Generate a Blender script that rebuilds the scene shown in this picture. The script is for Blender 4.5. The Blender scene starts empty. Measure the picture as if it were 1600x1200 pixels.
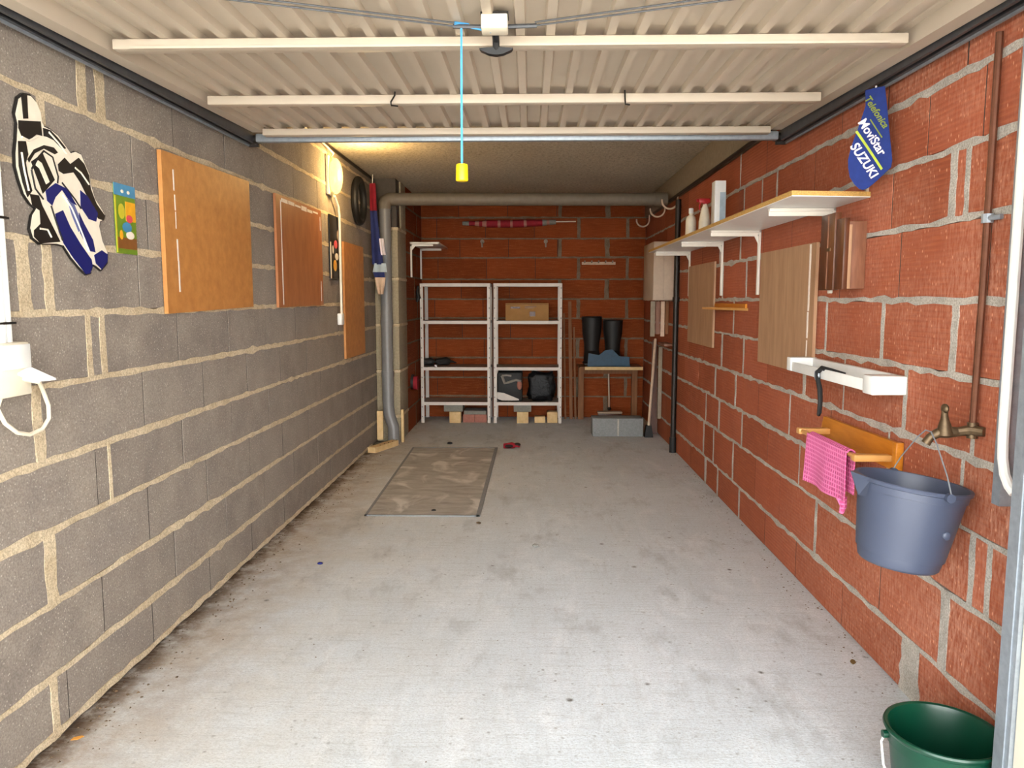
import bpy, bmesh, math, random
from mathutils import Vector, Matrix
random.seed(7)
SC = bpy.context.scene
COL = SC.collection
R = math.radians

# ------------------------------------------------------------------ camera
cam_d = bpy.data.cameras.new('camera')
cam = bpy.data.objects.new('camera', cam_d)
COL.objects.link(cam)
SC.camera = cam
cam_d.sensor_width = 36.0
cam_d.lens = 1200.0 / 1600.0 * 36.0
cam_d.clip_start = 0.05
cam.location = (0, 0, 1.30)
cam.rotation_euler = (R(90 - 6.277), 0, R(1.376))

# ------------------------------------------------------------------ world: even overcast sky
W = bpy.data.worlds.new('overcast_sky')
SC.world = W
W.use_nodes = True
bg = W.node_tree.nodes['Background']
bg.inputs[0].default_value = (0.93, 0.965, 1.0, 1)
bg.inputs[1].default_value = 2.2

SC.view_settings.view_transform = 'Standard'
SC.view_settings.look = 'None'
SC.view_settings.gamma = 1.0
SC.view_settings.use_curve_mapping = False
SC.view_settings.exposure = 1.27

# sun high behind the garage, added to bounce light in off yard and facade
sun_d = bpy.data.lights.new('sun', 'SUN')
sun_d.energy = 23
sun_d.color = (1.0, 0.985, 0.96)
sun_d.angle = R(0.6)
sun = bpy.data.objects.new('sun', sun_d)
COL.objects.link(sun)
sun.rotation_euler = (R(-40), 0, R(8))

# warm bulb of the bulkhead lamp on the left wall
bulb_d = bpy.data.lights.new('bulb_light', 'POINT')
bulb_d.energy = 8.5
bulb_d.color = (1.0, 0.66, 0.26)
bulb_d.shadow_soft_size = 0.05
bulb = bpy.data.objects.new('bulb_light', bulb_d)
COL.objects.link(bulb)
bulb.location = (-1.17, 5.40, 2.17)

# ------------------------------------------------------------------ materials
def srgb(r, g, b):
    f = lambda u: (u / 255 / 12.92) if u / 255 <= 0.04045 else ((u / 255 + 0.055) / 1.055) ** 2.4
    return (f(r), f(g), f(b), 1)

class NT:
    def __init__(s, name):
        s.m = bpy.data.materials.new(name); s.m.use_nodes = True
        s.t = s.m.node_tree; s.b = s.t.nodes['Principled BSDF']
    def n(s, typ, **kw):
        x = s.t.nodes.new(typ)
        for k, v in kw.items():
            if k.startswith('i_'):
                x.inputs[k[2:].replace('_', ' ')].default_value = v
            else: setattr(x, k, v)
        return x
    def l(s, a, b): s.t.links.new(a, b)
    def pos(s): return s.n('ShaderNodeNewGeometry').outputs['Position']
    def noise(s, vec, scale, detail=4, rough=0.6):
        x = s.n('ShaderNodeTexNoise', i_Scale=scale, i_Detail=detail, i_Roughness=rough)
        s.l(vec, x.inputs['Vector']); return x.outputs['Fac']
    def ramp(s, fac, a, b, ca=(0, 0, 0, 1), cb=(1, 1, 1, 1)):
        x = s.n('ShaderNodeValToRGB'); e = x.color_ramp.elements
        e[0].position = a; e[1].position = b; e[0].color = ca; e[1].color = cb
        s.l(fac, x.inputs[0]); return x.outputs[0]
    def mix(s, fac, a, b, mode='MIX'):
        x = s.n('ShaderNodeMix', data_type='RGBA', blend_type=mode)
        for sock, v in ((x.inputs[0], fac), (x.inputs[6], a), (x.inputs[7], b)):
            if hasattr(v, 'links'): s.l(v, sock)
            else: sock.default_value = v
        return x.outputs[2]
    def math(s, op, a, b=0.0):
        x = s.n('ShaderNodeMath', operation=op)
        for sock, v in ((x.inputs[0], a), (x.inputs[1], b)):
            if hasattr(v, 'links'): s.l(v, sock)
            else: sock.default_value = v
        return x.outputs[0]
    def scalev(s, v, sc):
        x = s.n('ShaderNodeVectorMath', operation='MULTIPLY'); s.l(v, x.inputs[0])
        x.inputs[1].default_value = sc; return x.outputs[0]
    def bump(s, h, strength, dist=0.01):
        x = s.n('ShaderNodeBump', i_Strength=strength, i_Distance=dist); s.l(h, x.inputs['Height'])
        s.l(x.outputs[0], s.b.inputs['Normal'])
    def col(s, c): s.l(c, s.b.inputs['Base Color'])

def pm(name, c, rough=0.6, metal=0.0, var=0.12, scale=25.0, bump=0.0, stretch=None, spec=None):
    """plain procedural material: base colour with soft mottling"""
    t = NT(name)
    v = t.pos()
    if stretch: v = t.scalev(v, stretch)
    n = t.noise(v, scale, 5)
    lo = tuple(x * (1 - var) for x in c[:3]) + (1,)
    hi = tuple(min(1, x * (1 + var)) for x in c[:3]) + (1,)
    t.col(t.ramp(n, 0.3, 0.7, lo, hi))
    t.b.inputs['Roughness'].default_value = rough
    t.b.inputs['Metallic'].default_value = metal
    if spec is not None: t.b.inputs['Specular IOR Level'].default_value = spec
    if bump: t.bump(n, bump)
    return t.m

def mat_block():
    t = NT('concrete_block'); p = t.pos()
    rnd = t.n('ShaderNodeObjectInfo').outputs['Random']
    base = t.mix(rnd, srgb(138, 128, 119), srgb(149, 139, 130))
    mott = t.noise(p, 5, 4)
    base = t.mix(t.ramp(mott, 0.35, 0.7), base, srgb(162, 151, 139))
    fine = t.noise(p, 150, 3, 0.7)
    base = t.mix(t.ramp(fine, 0.40, 0.60), t.mix(1.0, base, (0.76, 0.75, 0.74, 1), 'MULTIPLY'), base)
    v = t.n('ShaderNodeTexVoronoi', i_Scale=75.0); t.l(p, v.inputs['Vector'])
    big = t.n('ShaderNodeTexVoronoi', i_Scale=38.0); t.l(p, big.inputs['Vector'])
    base = t.mix(t.ramp(v.outputs['Distance'], 0.10, 0.22, (0.5, 0.5, 0.5, 1), (0, 0, 0, 1)), base, srgb(220, 208, 192))
    base = t.mix(t.ramp(big.outputs['Distance'], 0.08, 0.18, (0.4, 0.4, 0.4, 1), (0, 0, 0, 1)), base, srgb(124, 113, 104))
    t.col(base); t.b.inputs['Roughness'].default_value = 0.95
    t.b.inputs['Specular IOR Level'].default_value = 0.15
    t.bump(fine, 0.35, 0.005)
    return t.m

def mat_mortar(name, a, b):
    t = NT(name); p = t.pos()
    n = t.noise(p, 14, 5); f = t.noise(p, 160, 3)
    base = t.mix(t.ramp(n, 0.35, 0.68), a, b)
    base = t.mix(t.ramp(f, 0.38, 0.6), t.mix(1.0, base, (0.68, 0.67, 0.66, 1), 'MULTIPLY'), base)
    t.col(base); t.b.inputs['Roughness'].default_value = 0.95
    t.b.inputs['Specular IOR Level'].default_value = 0.1
    t.bump(f, 0.6, 0.006)
    return t.m

def mat_brick(name, axis, c1, c2, chalk=0.4):
    """hollow clay brick: fine extruded grooves, hue per brick, pale scuffs and lime specks"""
    t = NT(name); p = t.pos()
    sep = t.n('ShaderNodeSeparateXYZ'); t.l(p, sep.inputs[0])
    rnd = t.n('ShaderNodeObjectInfo').outputs['Random']
    base = t.mix(rnd, c1, c2)
    n = t.noise(p, 3.5, 4)
    base = t.mix(t.ramp(n, 0.3, 0.75), base, t.mix(1.0, base, (1.22, 1.18, 1.1, 1), 'MULTIPLY'))
    # horizontal comb grooves, wobbling slightly
    wob = t.noise(p, 6, 2)
    zz = t.math('ADD', t.math('MULTIPLY', sep.outputs[2], 2 * math.pi / 0.0165), t.math('MULTIPLY', wob, 1.6))
    gro = t.math('ADD', t.math('MULTIPLY', t.math('SINE', zz), 0.5), 0.5)
    strk = t.noise(t.scalev(p, (4, 4, 90)), 1.6, 4)
    base = t.mix(t.math('MULTIPLY', t.ramp(gro, 0.0, 0.45, (1, 1, 1, 1), (0, 0, 0, 1)), t.math('MULTIPLY', t.ramp(t.noise(p, 2.6, 3), 0.35, 0.65), 0.30)), base, t.mix(1.0, base, (0.5, 0.42, 0.4, 1), 'MULTIPLY'))
    base = t.mix(t.math('MULTIPLY', t.ramp(strk, 0.5, 0.8), 0.35), base, srgb(206, 120, 74))
    # pale lime dust with a shape of its own
    vs = t.scalev(p, (46, 46, 11))
    d = t.noise(vs, 2.2, 6, 0.75); patch = t.noise(p, 2.1, 3)
    near = t.n('ShaderNodeMapRange'); t.l(t.math('ADD', sep.outputs[1], t.math('MULTIPLY', patch, 1.2)), near.inputs[0])
    near.inputs[1].default_value = 4.6; near.inputs[2].default_value = 2.9
    dm = t.math('MULTIPLY', t.ramp(d, 0.40, 0.72), t.math('MULTIPLY', t.math('ADD', near.outputs[0], 0.15), t.ramp(patch, 0.30, 0.62)))
    base = t.mix(t.math('MULTIPLY', dm, chalk), base, srgb(222, 168, 142))
    v = t.n('ShaderNodeTexVoronoi', i_Scale=62.0); t.l(t.scalev(p, (1, 1, .5)), v.inputs['Vector'])
    base = t.mix(t.math('MULTIPLY', t.ramp(v.outputs['Distance'], 0.08, 0.2, (1, 1, 1, 1), (0, 0, 0, 1)), t.math('ADD', t.math('MULTIPLY', near.outputs[0], 0.7), 0.12)), base, srgb(224, 160, 126))
    t.col(base); t.b.inputs['Roughness'].default_value = 0.9
    t.b.inputs['Specular IOR Level'].default_value = 0.15
    h = t.math('ADD', gro, t.math('MULTIPLY', t.noise(p, 110, 3), 0.6))
    t.bump(h, 0.3, 0.004)
    return t.m

def mat_floor():
    t = NT('worn_concrete_floor'); p = t.pos()
    sep = t.n('ShaderNodeSeparateXYZ'); t.l(p, sep.inputs[0])
    a = t.noise(p, 1.1, 6, 0.6)
    base = t.mix(t.ramp(a, 0.3, 0.7), srgb(206, 213, 218), srgb(222, 229, 234))
    swirl = t.n('ShaderNodeTexNoise', i_Scale=2.6, i_Detail=6.0, i_Roughness=0.62, i_Distortion=1.6)
    t.l(t.scalev(p, (1.6, 0.7, 1)), swirl.inputs['Vector'])
    base = t.mix(t.math('MULTIPLY', t.ramp(swirl.outputs['Fac'], 0.5, 0.72), 0.55), base, srgb(240, 243, 246))
    fine = t.noise(t.scalev(p, (1, 2.2, 1)), 70, 4, 0.7)
    base = t.mix(t.math('MULTIPLY', t.ramp(fine, 0.36, 0.56, (1, 1, 1, 1), (0, 0, 0, 1)), 0.30), base, srgb(150, 148, 144))
    grit = t.noise(p, 170, 2, 0.6)
    base = t.mix(t.math('MULTIPLY', t.ramp(grit, 0.52, 0.68), 0.35), base, srgb(136, 134, 130))
    # tan dust lying over the left half, thick and brown along the foot of the wall
    def band(x0, x1):
        e = t.n('ShaderNodeMapRange'); t.l(sep.outputs[0], e.inputs[0])
        e.inputs[1].default_value = x0; e.inputs[2].default_value = x1; e.inputs[3].default_value = 1.0; e.inputs[4].default_value = 0.0
        return e.outputs[0]
    dn = t.noise(p, 9.0, 7, 0.72); dn2 = t.noise(t.scalev(p, (1.2, 1, 1)), 3.0, 5, 0.65)
    base = t.mix(t.math('MULTIPLY', t.math('MULTIPLY', band(-1.38, 0.1), t.ramp(dn2, 0.2, 0.6)), 0.55), base, srgb(196, 182, 158))
    base = t.mix(t.math('MULTIPLY', t.math('MULTIPLY', t.math('POWER', band(-1.40, -0.85), 1.3), t.ramp(dn, 0.32, 0.6)), 0.85), base, srgb(150, 124, 96))
    base = t.mix(t.math('MULTIPLY', band(-1.385, -1.30), t.ramp(dn, 0.3, 0.55)), base, srgb(84, 66, 50))
    # scattered darker scuffs and oil spots
    sc = t.noise(t.scalev(p, (2.2, 1.0, 1)), 1.9, 5, 0.7)
    base = t.mix(t.math('MULTIPLY', t.ramp(sc, 0.54, 0.72), 0.5), base, srgb(140, 138, 135))
    brush = t.noise(t.scalev(p, (1.0, 14, 1)), 5, 5, 0.7)
    base = t.mix(t.math('MULTIPLY', t.ramp(brush, 0.50, 0.72), 0.38), base, srgb(158, 156, 150))
    brush2 = t.noise(t.scalev(p, (9, 1.2, 1)), 2.2, 5, 0.7)
    base = t.mix(t.math('MULTIPLY', t.ramp(brush2, 0.55, 0.75), 0.3), base, srgb(168, 165, 158))
    v = t.n('ShaderNodeTexVoronoi', i_Scale=6.5); t.l(p, v.inputs['Vector'])
    base = t.mix(t.math('MULTIPLY', t.ramp(v.outputs['Distance'], 0.04, 0.10, (1, 1, 1, 1), (0, 0, 0, 1)), t.ramp(dn, 0.45, 0.6)), base, srgb(92, 84, 76))
    v2 = t.n('ShaderNodeTexVoronoi', i_Scale=21.0); t.l(p, v2.inputs['Vector'])
    base = t.mix(t.math('MULTIPLY', t.ramp(v2.outputs['Distance'], 0.06, 0.16, (1, 1, 1, 1), (0, 0, 0, 1)), t.math('MULTIPLY', t.ramp(dn2, 0.4, 0.65), 0.7)), base, srgb(112, 106, 98))
    t.col(base); t.b.inputs['Roughness'].default_value = 0.82
    t.b.inputs['Specular IOR Level'].default_value = 0.25
    t.bump(fine, 0.3, 0.006)
    return t.m

def mat_hatch():
    t = NT('worn_hatch_board'); p = t.pos()
    st = t.noise(t.scalev(p, (1.0, 3.2, 1)), 5, 6, 0.7)
    base = t.mix(t.ramp(st, 0.32, 0.62), srgb(148, 142, 134), srgb(182, 177, 168))
    sw = t.n('ShaderNodeTexNoise', i_Scale=2.8, i_Detail=7.0, i_Distortion=0.9); t.l(t.scalev(p, (1.5, 1, 1)), sw.inputs['Vector'])
    base = t.mix(t.math('MULTIPLY', t.ramp(sw.outputs['Fac'], 0.53, 0.64), 0.75), base, srgb(222, 218, 210))
    t.col(base); t.b.inputs['Roughness'].default_value = 0.85
    t.bump(st, 0.3, 0.004)
    return t.m

def mat_ceiling():
    t = NT('rough_cast_ceiling'); p = t.pos()
    n = t.noise(p, 38, 5, 0.75); b = t.noise(p, 2.0, 3)
    base = t.mix(t.ramp(b, 0.3, 0.7), srgb(196, 184, 162), srgb(210, 198, 176))
    base = t.mix(t.math('MULTIPLY', t.ramp(n, 0.3, 0.55, (1, 1, 1, 1), (0, 0, 0, 1)), 0.65), base, srgb(96, 80, 62))
    t.col(base); t.b.inputs['Roughness'].default_value = 0.95
    t.bump(n, 0.9, 0.02)
    return t.m

def mat_wood(name, a, b, sc=(3, 3, 0.5), scale=14, rough=0.55):
    t = NT(name); p = t.scalev(t.pos(), sc)
    n = t.noise(p, scale, 6, 0.65); m = t.noise(t.pos(), 3.0, 3)
    base = t.mix(t.ramp(n, 0.3, 0.7), a, b)
    base = t.mix(t.math('MULTIPLY', t.ramp(m, 0.4, 0.7), 0.25), base, t.mix(1.0, base, (0.8, 0.76, 0.7, 1), 'MULTIPLY'))
    t.col(base); t.b.inputs['Roughness'].default_value = rough
    t.bump(n, 0.1, 0.002)
    return t.m

def mat_towel():
    t = NT('pink_waffle_cloth'); p = t.pos()
    sep = t.n('ShaderNodeSeparateXYZ'); t.l(p, sep.inputs[0])
    k = 2 * math.pi / 0.016
    a = t.math('SINE', t.math('MULTIPLY', sep.outputs[1], k)); b = t.math('SINE', t.math('MULTIPLY', sep.outputs[2], k))
    w = t.math('MAXIMUM', a, b)
    t.col(t.mix(t.ramp(w, -0.2, 0.9), srgb(222, 92, 150), srgb(244, 134, 186)))
    t.b.inputs['Roughness'].default_value = 0.95
    t.bump(w, 0.6, 0.004)
    return t.m

def mat_emit(name, c, e):
    t = NT(name)
    n = t.noise(t.pos(), 60, 3)
    col = t.mix(t.ramp(n, 0.3, 0.7), c, tuple(x * 0.85 for x in c[:3]) + (1,))
    t.col(t.mix(1.0, col, (0.3, 0.3, 0.3, 1), 'MULTIPLY')); t.l(col, t.b.inputs['Emission Color'])
    t.b.inputs['Emission Strength'].default_value = e
    t.b.inputs['Roughness'].default_value = 0.3
    return t.m

M = dict(
    block=mat_block(),
    mortar_l=mat_mortar('cream_mortar', srgb(204, 184, 152), srgb(224, 206, 176)),
    mortar_r=mat_mortar('grey_mortar', srgb(176, 170, 160), srgb(206, 199, 188)),
    mortar_b=mat_mortar('grey_brown_mortar', srgb(122, 104, 84), srgb(140, 122, 102)),
    joint=pm('open_joint_shadow', srgb(52, 45, 40), 0.95),
    core=pm('dark_joint', srgb(84, 76, 68), 0.95),
    core_r=pm('dark_clay_joint', srgb(106, 62, 44), 0.95),
    brick=mat_brick('clay_brick_right', 1, srgb(142, 76, 52), srgb(162, 90, 66), 0.75),
    brick_b=mat_brick('clay_brick_back', 0, srgb(118, 55, 24), srgb(136, 65, 31), 0.12),
    floor=mat_floor(), hatch=mat_hatch(), ceiling=mat_ceiling(),
    ground=pm('driveway_concrete', srgb(186, 182, 172), 0.9, scale=4),
    render=pm('added_facade_render', srgb(222, 224, 226), 0.9, scale=2, var=0.05),  # for the unseen facade added to throw light inside
    plaster=pm('beam_concrete', srgb(150, 138, 120), 0.9, scale=30, bump=0.2),
    pilaster=pm('pilaster_block', srgb(158, 146, 122), 0.95, scale=60, var=0.2, bump=0.3),
    cream=pm('cream_door_paint', srgb(194, 180, 162), 0.5, var=0.04, scale=3),
    cream_p=pm('cream_jamb_paint', srgb(236, 228, 208), 0.45, var=0.04, scale=8),
    galv=pm('galvanised_steel', srgb(158, 166, 174), 0.5, 0.55, var=0.14, scale=40),
    galv_d=pm('dark_track_steel', srgb(92, 94, 98), 0.5, 0.7, scale=30),
    dark=pm('dark_metal', srgb(52, 48, 46), 0.45, 0.6, scale=60),
    black=pm('black_plastic', srgb(26, 26, 28), 0.45, var=0.2),
    rubber=pm('black_rubber', srgb(20, 20, 21), 0.6, var=0.2),
    pvc=pm('grey_pvc', srgb(122, 121, 121), 0.4, var=0.05),
    pvc_b=pm('dusty_beige_pvc', srgb(112, 102, 88), 0.55, var=0.1),
    white=pm('white_plastic', srgb(236, 236, 232), 0.35, var=0.03),
    whitem=pm('white_enamel', srgb(226, 218, 206), 0.4, var=0.05, scale=12),
    shelfw=pm('white_shelf_steel', srgb(214, 204, 194), 0.45, var=0.06, scale=18),
    shelfg=pm('grey_shelf_steel', srgb(140, 134, 126), 0.5, var=0.1, scale=18),
    ivory=pm('ivory_plastic', srgb(236, 226, 204), 0.4, var=0.04),
    ivory_d=pm('aged_beige_enamel', srgb(188, 166, 144), 0.5, var=0.06),
    orange_ply=mat_wood('orange_hardboard', srgb(178, 116, 58), srgb(204, 142, 78), (1, 1, 1), 18, 0.5),
    brown_ply=mat_wood('brown_hardboard', srgb(160, 98, 56), srgb(182, 118, 72), (1, 1, 0.4), 16, 0.5),
    tan_ply=mat_wood('pale_plywood', srgb(158, 118, 86), srgb(184, 146, 112), (2, 2, 0.25), 12, 0.6),
    board_edge=pm('board_edge', srgb(212, 162, 106), 0.7),
    tape=pm('torn_white_tape', srgb(232, 218, 204), 0.7, var=0.1, scale=80),
    chip=pm('chipboard_edge', srgb(196, 154, 84), 0.8, var=0.3, scale=220),
    wood_d=mat_wood('dark_walnut', srgb(70, 36, 18), srgb(104, 58, 32), (3, 3, 0.4), 18, 0.4),
    wood_m=mat_wood('brown_varnished_wood', srgb(112, 70, 50), srgb(142, 96, 72), (3, 3, 0.4), 18, 0.45),
    varnish=mat_wood('honey_varnish', srgb(190, 112, 26), srgb(216, 140, 46), (1, 0.4, 3), 14, 0.3),
    varnish_p=mat_wood('pale_varnish', srgb(206, 146, 76), srgb(226, 172, 104), (0.6, 1, 3), 14, 0.35),
    pine=mat_wood('pale_pine', srgb(206, 172, 118), srgb(228, 198, 148), (1, 1, 1), 20, 0.7),
    wood_b=mat_wood('old_brown_plank', srgb(112, 70, 38), srgb(142, 94, 54), (4, 4, 0.3), 12, 0.7),
    card=mat_wood('brown_cardboard', srgb(158, 116, 66), srgb(172, 128, 76), (1, 1, 1), 8, 0.85),
    copper=pm('aged_copper', srgb(112, 72, 54), 0.4, 0.6, var=0.2),
    brass=pm('tarnished_brass', srgb(104, 86, 64), 0.5, 0.7, var=0.25, scale=60),
    navy=pm('navy_paint', srgb(10, 22, 98), 0.5, var=0.08),
    offw=pm('off_white_paint', srgb(236, 226, 206), 0.5, var=0.05),
    blackp=pm('black_paint', srgb(24, 21, 19), 0.5, var=0.15),
    greyblue=pm('grey_blue_print', srgb(96, 104, 150), 0.5),
    bucket=pm('grey_blue_plastic', srgb(67, 74, 93), 0.42, var=0.05, scale=9),
    green=pm('dark_green_plastic', srgb(6, 58, 40), 0.32, var=0.1, scale=12),
    flag=pm('royal_blue_cloth', srgb(26, 46, 112), 0.9, var=0.1, scale=60),
    lime=pm('lime_print', srgb(176, 190, 60), 0.8),
    olive=pm('olive_print', srgb(128, 140, 48), 0.8),
    wprint=pm('white_print', srgb(228, 220, 226), 0.8),
    red=pm('red_plastic', srgb(178, 30, 36), 0.45, var=0.15),
    redc=pm('dark_red_cloth', srgb(150, 24, 40), 0.8, var=0.2),
    navyc=pm('navy_cloth', srgb(34, 44, 96), 0.85, var=0.15),
    paleblue=pm('pale_blue_cloth', srgb(170, 186, 196), 0.85),
    beigec=pm('beige_cloth', srgb(204, 178, 154), 0.85),
    towel=mat_towel(),
    yellow=pm('yellow_plastic', srgb(250, 212, 10), 0.4, var=0.04),
    cordblue=pm('sky_blue_cord', srgb(70, 150, 204), 0.7),
    bluebag=pm('petrol_blue_tray', srgb(10, 62, 88), 0.5, var=0.2),
    bag=pm('black_bin_bag', srgb(16, 18, 22), 0.42, var=0.4, scale=26, bump=0.9, spec=0.3),
    glass_on=mat_emit('lit_lamp_glass', (1.0, 0.78, 0.22, 1), 0.95),
    c_blue=pm('card_blue', srgb(70, 140, 180), 0.4), c_green=pm('card_green', srgb(110, 140, 40), 0.4),
    c_orange=pm('card_orange', srgb(232, 166, 34), 0.4), c_red=pm('card_red', srgb(214, 74, 84), 0.4),
    c_brown=pm('card_brown', srgb(130, 82, 40), 0.4), c_yellow=pm('card_yellow', srgb(198, 186, 50), 0.4),
    leaf_o=pm('orange_leaf', srgb(214, 150, 62), 0.8), leaf_b=pm('brown_leaf', srgb(120, 96, 52), 0.8),
    rust=pm('pink_clay', srgb(168, 112, 98), 0.9, scale=50), slab=pm('grey_slab', srgb(132, 130, 122), 0.9, scale=50),
    cblock=pm('pale_grey_block', srgb(134, 136, 136), 0.95, scale=70, var=0.15),
    dust=pm('dry_debris', srgb(104, 84, 62), 0.95, scale=90, var=0.4),
)

# ------------------------------------------------------------------ mesh builder (world coordinates)
class MB:
    def __init__(s): s.v = []; s.f = []
    def add(s, verts, faces):
        o = len(s.v); s.v += [tuple(v) for v in verts]; s.f += [tuple(i + o for i in f) for f in faces]; return s
    def box(s, x0, x1, y0, y1, z0, z1, bev=0.0):
        if bev <= 0:
            vs = [(x, y, z) for z in (z0, z1) for y in (y0, y1) for x in (x0, x1)]
            return s.add(vs, [(0, 2, 3, 1), (4, 5, 7, 6), (0, 1, 5, 4), (2, 6, 7, 3), (0, 4, 6, 2), (1, 3, 7, 5)])
        b = bmesh.new(); bmesh.ops.create_cube(b, size=1.0)
        for v in b.verts:
            v.co = Vector(((x0 + x1) / 2 + v.co.x * (x1 - x0), (y0 + y1) / 2 + v.co.y * (y1 - y0), (z0 + z1) / 2 + v.co.z * (z1 - z0)))
        bmesh.ops.bevel(b, geom=list(b.edges), offset=bev, segments=2, profile=0.5, affect='EDGES')
        return s.bm(b)
    def bm(s, b):
        b.verts.index_update()
        s.add([v.co.copy() for v in b.verts], [[v.index for v in f.verts] for f in b.faces]); b.free(); return s
    def tube(s, pts, r, n=8, cap=True):
        pts = [Vector(p) for p in pts]; rs = r if isinstance(r, (list, tuple)) else [r] * len(pts)
        rings = []; up = None
        for i, p in enumerate(pts):
            a = pts[max(i - 1, 0)]; c = pts[min(i + 1, len(pts) - 1)]
            d = (c - a).normalized()
            if up is None:
                up = Vector((0, 0, 1)) if abs(d.z) < 0.9 else Vector((1, 0, 0))
            x = d.cross(up).normalized(); y = x.cross(d).normalized(); up = y
            rings.append([p + (x * math.cos(2 * math.pi * k / n) + y * math.sin(2 * math.pi * k / n)) * rs[i] for k in range(n)])
        vs = [v for g in rings for v in g]; fs = []
        for i in range(len(pts) - 1):
            for k in range(n):
                fs.append((i * n + k, i * n + (k + 1) % n, (i + 1) * n + (k + 1) % n, (i + 1) * n + k))
        if cap:
            fs.append(tuple(range(n - 1, -1, -1))); fs.append(tuple((len(pts) - 1) * n + k for k in range(n)))
        return s.add(vs, fs)
    def lathe(s, prof, n=32, c=(0, 0, 0), mtx=None):
        """prof: (r, z) pairs spun about z"""
        vs = []
        for r, z in prof:
            for k in range(n):
                a = 2 * math.pi * k / n
                v = Vector((r * math.cos(a), r * math.sin(a), z))
                vs.append((mtx @ v if mtx else v) + Vector(c))
        fs = []
        for i in range(len(prof) - 1):
            for k in range(n):
                fs.append((i * n + k, i * n + (k + 1) % n, (i + 1) * n + (k + 1) % n, (i + 1) * n + k))
        return s.add(vs, fs)
    def prism(s, pts, off):
        """polygon (3D points) pushed by vector off"""
        n = len(pts); off = Vector(off)
        a = [Vector(p) for p in pts]
        return s.add(a + [p + off for p in a], [tuple(range(n)), tuple(range(2 * n - 1, n - 1, -1))] + [(k, (k + 1) % n, n + (k + 1) % n, n + k) for k in range(n)])
    def ell(s, c, r, seg=16, rings=10):
        b = bmesh.new(); bmesh.ops.create_uvsphere(b, u_segments=seg, v_segments=rings, radius=1)
        for v in b.verts: v.co = Vector((c[0] + v.co.x * r[0], c[1] + v.co.y * r[1], c[2] + v.co.z * r[2]))
        return s.bm(b)
    def torus(s, c, R_, r, axis='x', a0=0, a1=360, n=28, m=8):
        pts = []
        for k in range(n + 1):
            a = R(a0 + (a1 - a0) * k / n); u, w = R_ * math.cos(a), R_ * math.sin(a)
            pts.append((c[0], c[1] + u, c[2] + w) if axis == 'x' else (c[0] + u, c[1], c[2] + w) if axis == 'y' else (c[0] + u, c[1] + w, c[2]))
        return s.tube(pts, r, m, cap=(a1 - a0) < 360)
    def mesh(s, name, mat, org=(0, 0, 0), smooth=True, angle=35, recalc=True):
        me = bpy.data.meshes.new(name)
        o = Vector(org)
        me.from_pydata([Vector(v) - o for v in s.v], [], s.f)
        if recalc:
            b = bmesh.new(); b.from_mesh(me)
            bmesh.ops.recalc_face_normals(b, faces=b.faces[:]); b.to_mesh(me); b.free()
        if smooth:
            for p in me.polygons: p.use_smooth = True
            me.set_sharp_from_angle(angle=R(angle))
        me.materials.append(M[mat] if isinstance(mat, str) else mat)
        return me
    def build(s, name, mat, parent=None, smooth=True, angle=35, origin=None, recalc=True):
        if parent is not None: org = wloc(parent)
        elif origin is not None: org = Vector(origin)
        else:
            xs, ys, zs = zip(*s.v); org = Vector(((min(xs) + max(xs)) / 2, (min(ys) + max(ys)) / 2, min(zs)))
        ob = bpy.data.objects.new(name, s.mesh(name, mat, org, smooth, angle, recalc))
        COL.objects.link(ob)
        if parent is not None: ob.parent = parent
        else: ob.location = org
        return ob

def wloc(o):
    v = Vector(o.location)
    while o.parent: o = o.parent; v += Vector(o.location)
    return v
def tag(o, label, cat, group=None, kind=None):
    o['label'] = label; o['category'] = cat
    if group: o['group'] = group
    if kind: o['kind'] = kind
    return o
def thing(name, label, cat, loc, group=None):
    o = bpy.data.objects.new(name, None); COL.objects.link(o); o.location = loc
    o.empty_display_size = 0.1
    return tag(o, label, cat, group)
def struct(o): o['kind'] = 'structure'; return o
def B(*a, bev=0.0): return MB().box(*a, bev=bev)

XL, XR, YB = -1.405, 1.245, 8.45
ZC = 2.37
Y0 = 1.86

# ------------------------------------------------------------------ shell
struct(B(-1.62, 1.46, 1.55, 8.7, -0.12, 0.0).build('floor', 'floor'))
struct(B(-9, 9, -14, 1.55, -0.14, -0.012).build('ground', 'ground'))
struct(B(-1.62, 1.46, Y0 - 0.3, 8.7, ZC, ZC + 0.14).build('ceiling', 'ceiling'))
CELL = {}
def brick_mesh(L, H, mat, flip):
    """bevelled front face, open back; long side along local x, proud side towards +y or -y"""
    k = (round(L, 2), round(H, 3), mat, flip)
    if k not in CELL:
        l, h, b, d = k[0] / 2, H / 2, 0.0016, 0.05
        y0 = -d * flip; y1 = -b * flip; y2 = 0.0
        vs = [(x * l, y0, z * h) for x, z in ((-1, -1), (1, -1), (1, 1), (-1, 1))]
        vs += [(x * l, y1, z * h) for x, z in ((-1, -1), (1, -1), (1, 1), (-1, 1))]
        vs += [(x * (l - b), y2, z * (h - b)) for x, z in ((-1, -1), (1, -1), (1, 1), (-1, 1))]
        fs = [(8, 9, 10, 11)]
        for i in range(4):
            j = (i + 1) % 4
            fs += [(i, j, j + 4, i + 4), (i + 4, j + 4, j + 8, i + 8)]
        me = bpy.data.meshes.new('brick')
        me.from_pydata(vs, [], fs)
        bb = bmesh.new(); bb.from_mesh(me)
        bmesh.ops.recalc_face_normals(bb, faces=bb.faces[:])
        fr = max(bb.faces, key=lambda f: f.calc_center_median().y * flip)
        if fr.normal.y * flip < 0: bmesh.ops.reverse_faces(bb, faces=bb.faces[:])
        bb.to_mesh(me); bb.free()
        me.materials.append(M[mat]); CELL[k] = (me, k[0])
    return CELL[k]

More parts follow.
